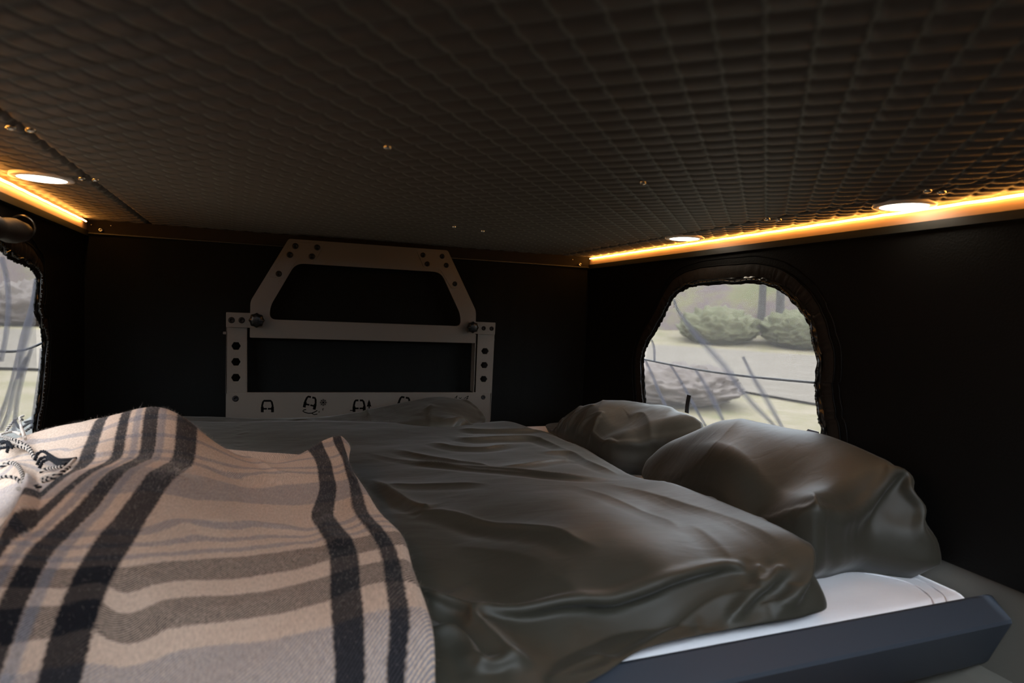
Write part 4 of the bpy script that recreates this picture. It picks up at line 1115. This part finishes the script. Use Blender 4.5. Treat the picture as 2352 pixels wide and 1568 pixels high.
def grow_dv(X, Y, rg):
    f = fold_map(X, Y, 3.3, 7.); hem = np.clip((.69-Y)/.08, 0, 1)*np.clip((X-.42)/.06, 0, 1)
    return .014+.035*np.clip(f+.1, 0, 1)+.06*hem, .035+.065*np.clip(f+.25, 0, 1)*(1-hem)
c_dv = relax_cloth(dv, .0038, grow_dv, its=(260, 190, 130), x0=-.05)
o = dv.build('duvet', (.15, 1.08), 900, 230, M_olive, None, cloth=c_dv, nz=(.0022, (5, 11, 3, 2), 1.), nz2=(.0006, (10, 30, 10, 14), 4.))
tag(o, 'crumpled olive satin duvet spread over the mattress beside the plaid blanket', 'duvet')

# ---- plaid blanket
bl = Puff([(.140, 1.30), (.162, 1.23), (.148, 1.12), (.156, 1.0), (.162, .90), (.176, .80), (.172, .72), (.170, .64), (.160, .565), (.145, .515), (.10, .49), (-.1, .485), (-.30, .50), (-.385, .56), (-.392, .8), (-.392, 1.1), (-.388, 1.42),
           (-.30, 1.46), (-.12, 1.40), (.02, 1.36), (.09, 1.33)],
          [(760, 1002, .125), (800, 1012, .118), (700, 1036, .105), (640, 1056, .092), (560, 1046, .105), (500, 1020, .135), (470, 1000, .160), (430, 968, .180), (380, 940, .195), (330, 940, .190), (260, 955, .172), (200, 965, .160), (130, 978, .145),
           (60, 1000, .135), (0, 1040, .115), (835, 1075, .110), (850, 1130, .105), (885, 1180, .10), (930, 1240, .10), (958, 1300, .092), (978, 1380, .085), (993, 1460, .078), (700, 1120, .10), (560, 1100, .115), (450, 1080, .15), (350, 1090, .175),
           (250, 1100, .18), (170, 1080, .15), (100, 1130, .15), (0, 1200, .13), (120, 1060, .125), (800, 1250, .10), (600, 1200, .11), (400, 1200, .145), (200, 1200, .165), (750, 1400, .088), (500, 1350, .105), (250, 1350, .13), (0, 1350, .13),
           (850, 1550, .06), (600, 1550, .062), (300, 1550, .07), (50, 1550, .075), ('w', .08, 1.28, .07), ('w', -.1, 1.33, .08), ('w', -.3, 1.40, .10), ('w', 0, .50, -.02), ('w', -.3, .50, -.01), ('w', .15, .52, .0)],
          .012, .012, .008, z0=ZM, lam=3e-6)
# the blanket rides on the duvet: its edge sits on the duvet's own height
_b0 = bl.base
def bl_base(X, dv=dv, bl=bl):
    H = tps_eval(bl.f, X)[:, 0]; under = dv.base(X)+dv.disp(X)*.6
    d = seg_dist(X, bl.out); t = np.clip(d/.014, 0, 1); g = np.sqrt(np.clip(1-(1-t)**2, 0, 1))
    top = np.maximum(H, under+.012)
    edge = np.maximum(under+.002, np.minimum(H-.012, under+.10))
    edge = np.where(X[:, 1] < .58, H-.01, edge)
    return edge+(top-edge)*g
bl.base = bl_base
for L, a, w_ in (([(-20, 1085), (30, 1083), (60, 1115), (58, 1165), (35, 1215), (-15, 1245)], .022, .013), ([(80, 1085), (92, 1135), (84, 1190), (30, 1250)], -.012, .010), ([(430, 1065), (330, 1150), (200, 1260), (60, 1400), (0, 1470)], .003, .02), ([(190, 1062), (110, 1130), (30, 1190)], .006, .012), ([(450, 985), (520, 1040), (620, 1075), (720, 1085)], .003, .010),
                 ([(470, 1060), (540, 1092), (640, 1100), (730, 1095)], .004, .012), ([(330, 1230), (450, 1205), (600, 1205), (740, 1225)], .004, .014), ([(760, 1180), (745, 1220), (790, 1260)], .006, .012), ([(820, 1130), (815, 1190), (880, 1230)], .006, .012),
                 ([(250, 1320), (420, 1290), (600, 1285), (740, 1270)], .0025, .012), ([(130, 1030), (220, 1040), (290, 1020)], .004, .012), ([(330, 1440), (500, 1400), (700, 1350)], .003, .018), ([(770, 1020), (790, 1060), (820, 1110)], .006, .010)):
    bl.crease(L, a, w_)
# weave coordinates from stripe crossings seen in the photo
def zb(x, y): return (x/2.138, 900+y/2.138)
uvc = []
def hgt(pxy):
    h = .12
    for _ in range(14):
        X = P(pxy[0], pxy[1], h)[:2]; h = .5*h+.5*float(bl.base(X[None])[0])
    return X
UL = [(.016, [(870, 130), (700, 330), (430, 560), (200, 780), (100, 960), (30, 1130)]),
      (.066, [(1000, 200), (850, 380), (660, 600), (540, 780), (440, 960), (370, 1130), (300, 1400)]),
      (.300, [(1550, 270), (1590, 350), (1610, 470), (1580, 620), (1675, 760), (1690, 960), (1710, 1200), (1720, 1400)]),
      (.347, [(1680, 290), (1720, 400), (1745, 480), (1770, 600), (1890, 750), (1940, 960), (1960, 1150), (1940, 1400)]),
      (.372, [(1735, 290), (1835, 500), (1890, 620), (2000, 760), (2060, 920), (2110, 1200)]),
      (-.019, [(660, 110), (590, 230)]), (-.053, [(560, 130), (420, 340)])]
VL = [(.44, [(330, 1400), (900, 1290), (1300, 1250), (1570, 1200), (1840, 1130), (1960, 1110)]), (.463, [(110, 1310), (500, 1290), (900, 1210), (1300, 1140), (1560, 1095), (1840, 1010)]),
      (.502, [(200, 1130), (480, 1150), (800, 1100), (1100, 1060), (1560, 965), (1830, 880)]), (.546, [(240, 1010), (560, 1030), (1000, 960), (1300, 930), (1560, 870), (1815, 810)]),
      (.582, [(320, 930), (600, 930), (1000, 880), (1300, 840), (1560, 790), (1800, 745)]), (.645, [(380, 760), (620, 755), (1100, 725), (1560, 700), (1780, 660)]),
      (.676, [(420, 690), (700, 690), (900, 645), (1250, 655), (1560, 680)]), (.72, [(520, 610), (900, 590), (1300, 600), (1560, 610), (1690, 600)]), (.79, [(700, 420), (900, 470), (1300, 510), (1530, 500), (1690, 470)]),
      (.861, [(830, 330), (960, 350), (1120, 410), (1300, 400), (1520, 400)]), (.95, [(900, 230), (1030, 270), (1200, 340), (1500, 330), (1600, 320)]), (1.03, [(700, 130), (1000, 180), (1200, 290), (1550, 265), (1690, 235)]),
      (1.12, [(420, 180), (560, 110)]), (1.0, [(250, 250), (420, 230)]), (.90, [(220, 330)])]
pu = [(hgt(zb(*q)), v) for v, L in UL for q in L]; pv = [(hgt(zb(*q)), v) for v, L in VL for q in L]
pu += [(np.array([-.39, .7]), -.11), (np.array([-.39, 1.1]), -.17), (np.array([-.39, 1.35]), -.17), (np.array([-.30, 1.30]), -.10)]
fu = tps_fit([a for a, _ in pu], [v for _, v in pu], 2e-5); fv = tps_fit([a for a, _ in pv], [v for _, v in pv], 2e-5)
def uvf(X): return np.stack([tps_eval(fu, X)[:, 0], tps_eval(fv, X)[:, 0]], -1)
blo = bl.build('blanket', (-.08, .9), 760, 230, M_plaid, None, nz=(.004, (6, 9, 2, 2), 5.), nz2=(.0012, (30, 30, 5, 5), 9.), uvf=uvf, bottom=False)
tag(blo, 'cream and black plaid wool blanket with tasselled ends thrown over the left of the bed', 'blanket')
def on_bl(px_, py_, lift=.003):
    X = hgt((px_, py_)); z = ZM+float(bl.base(X[None])[0])+lift
    return np.array([X[0], X[1], z])
# tassels: twisted yarn strands
def strand(px_pts, mat, r=.0016, lift=.004, two=None, ends=None):
    pts = smooth_line([on_bl(a, b, lift+.005+(0 if len(q) < 1 else q[0])) for a, b, *q in px_pts], 7)
    n = len(pts)
    # two plies twisted round each other
    VV = []; FF = []
    t = np.gradient(pts, axis=0); t /= np.linalg.norm(t, axis=1)[:, None]
    s = np.r_[0, np.cumsum(np.linalg.norm(np.diff(pts, axis=0), axis=1))]
    m = max(24, int(s[-1]/.0016)); si = np.linspace(0, s[-1], m)
    pp = np.stack([np.interp(si, s, pts[:, k]) for k in range(3)], -1)
    t = np.gradient(pp, axis=0); t /= np.linalg.norm(t, axis=1)[:, None]
    a = np.cross(t, [0, 0, 1.]); a /= np.linalg.norm(a, axis=1)[:, None]+1e-9; b = np.cross(t, a)
    ob = None
    for ply in (0, 1):
        ph = si/.0105*2*math.pi+ply*math.pi
        q = pp+r*.75*(np.cos(ph)[:, None]*a+np.sin(ph)[:, None]*b)
        V_, F_ = tube_data(q, r, 6); k = len(VV); VV += list(V_); FF += [tuple(k+i for i in f) for f in F_]
    ob = mesh('tassel', VV, FF, mat, blo, True)
    if two:
        ob.data.materials.append(two); half = len(ob.data.polygons)//2
        mi = np.zeros(len(ob.data.polygons), np.int32); mi[half:] = 1; ob.data.polygons.foreach_set('material_index', mi)
    return ob
def z4(x, y): return (x/5.6, 940+y/5.6)
S = [  # (points in a detail crop, yarns)
    ([(0, 400), (120, 430), (250, 480), (320, 530)], M_yarnb, M_yarnw), ([(0, 380), (100, 350), (180, 340), (260, 380)], M_yarnw, None), ([(60, 450), (200, 490), (330, 520), (400, 590), (440, 690)], M_yarnw, M_yarnb),
    ([(0, 510), (150, 535), (300, 555), (390, 610), (430, 680)], M_yarnb, M_yarnw), ([(0, 480), (120, 480), (260, 520), (360, 570)], M_yarnw, None),
    ([(300, 210, .012), (255, 240, .012), (270, 320, .008), (300, 400, .004), (330, 460)], M_yarnw, None), ([(80, 330), (150, 270, .006), (230, 230, .010), (300, 240, .008)], M_yarnb, M_yarnw),
    ([(200, 250, .006), (260, 330, .006), (380, 290, .01), (480, 270, .01)], M_yarnb, None), ([(330, 330), (430, 300, .006), (500, 270, .01), (560, 265, .01)], M_yarnb, M_yarnw), ([(420, 250, .012), (520, 210, .014), (640, 160, .016)], M_yarnw, None),
    ([(440, 330, .004), (540, 280, .008), (600, 240, .010), (670, 195, .012)], M_yarnw, None), ([(470, 320), (540, 300, .004), (600, 310, .004), (655, 295, .006)], M_yarnw, None), ([(320, 270, .008), (400, 250, .008), (480, 250, .008)], M_yarnb, None),
    ([(450, 720), (490, 665, .004), (560, 655, .006), (640, 690, .004), (740, 715), (860, 720), (980, 705)], M_yarnb, None), ([(480, 780), (530, 730, .004), (620, 715, .004), (700, 740), (800, 770), (900, 760)], M_yarnb, None),
    ([(510, 820), (560, 770, .004), (640, 745, .004), (720, 760), (780, 800), (860, 775)], M_yarnb, None), ([(510, 880), (600, 840), (700, 825), (800, 815)], M_yarnb, M_yarnw),
    ([(530, 960), (650, 920), (780, 880), (880, 800), (960, 720)], M_yarnw, None), ([(540, 985), (660, 950), (800, 890), (900, 810)], M_yarnw, M_yarnb), ([(560, 1010), (680, 975), (800, 920)], M_yarnb, M_yarnw),
    ([(0, 945, .016), (100, 930, .02), (200, 940, .02), (280, 985, .012), (310, 1040)], M_yarnb, M_yarnw), ([(0, 960, .016), (150, 935, .02), (260, 970, .014), (300, 1030), (200, 1050, .01), (80, 1085, .016), (0, 1100, .016)], M_yarnw, M_yarnb),
    ([(230, 1090), (290, 1130), (340, 1200)], M_yarnb, M_yarnw), ([(320, 1110), (400, 1090), (480, 1070)], M_yarnb, None), ([(320, 1170), (380, 1150), (420, 1140)], M_yarnb, M_yarnw), ([(300, 1040), (380, 1090), (450, 1110), (520, 1075)], M_yarnb, M_yarnw),
    ([(0, 560, .01), (60, 570, .012), (110, 610, .01), (90, 680, .008)], M_yarnb, None), ([(20, 600, .012), (100, 590, .014), (160, 640, .01)], M_yarnb, None), ([(0, 660, .012), (80, 650, .012), (140, 620, .01)], M_yarnb, None)]
for pts, ma, mb in S:
    q = [(*z4(p[0], p[1]), *(p[2:] if len(p) > 2 else ())) for p in pts]
    strand(q, ma, .0015, .003, mb)

# wool fuzz standing off the blanket
me = blo.data; nv = len(me.vertices); co = np.empty(nv*3); me.vertices.foreach_get('co', co); co = co.reshape(-1, 3)
no = np.empty(nv*3); me.vertices.foreach_get('normal', no); no = no.reshape(-1, 3); no *= np.where(no[:, 2:] < 0, -1, 1)
rg = np.random.default_rng(3); ok = np.where(co[:, 1] > .52)[0]; K = 42000; ix = rg.choice(ok, K)
b0 = co[ix]+rg.normal(0, .0016, (K, 3))*[1, 1, .1]; d0 = rg.normal(0, 1, (K, 3)); d0 /= np.linalg.norm(d0, axis=1)[:, None]
ln = rg.uniform(.0012, .0046, K)[:, None]; d0 = d0*.8+no[ix]*.55; sd = np.cross(d0, rg.normal(0, 1, (K, 3))); sd /= np.linalg.norm(sd, axis=1)[:, None]; wd_ = .00005
cv = rg.normal(0, .35, (K, 3)); m1 = b0+d0*ln*.5; m2 = b0+d0*ln+cv*ln
VV = np.stack([b0-sd*wd_, b0+sd*wd_, m1+sd*wd_, m1-sd*wd_, m2], 1).reshape(-1, 3)
base_ = (np.arange(K)*5)[:, None]; FF = [tuple(f) for f in (base_+[0, 1, 2, 3]).tolist()]+[tuple(f) for f in (base_+[3, 2, 4]).tolist()]
tag(mesh('wool_fuzz', VV, FF, M_yarnw, blo), kind='stuff')
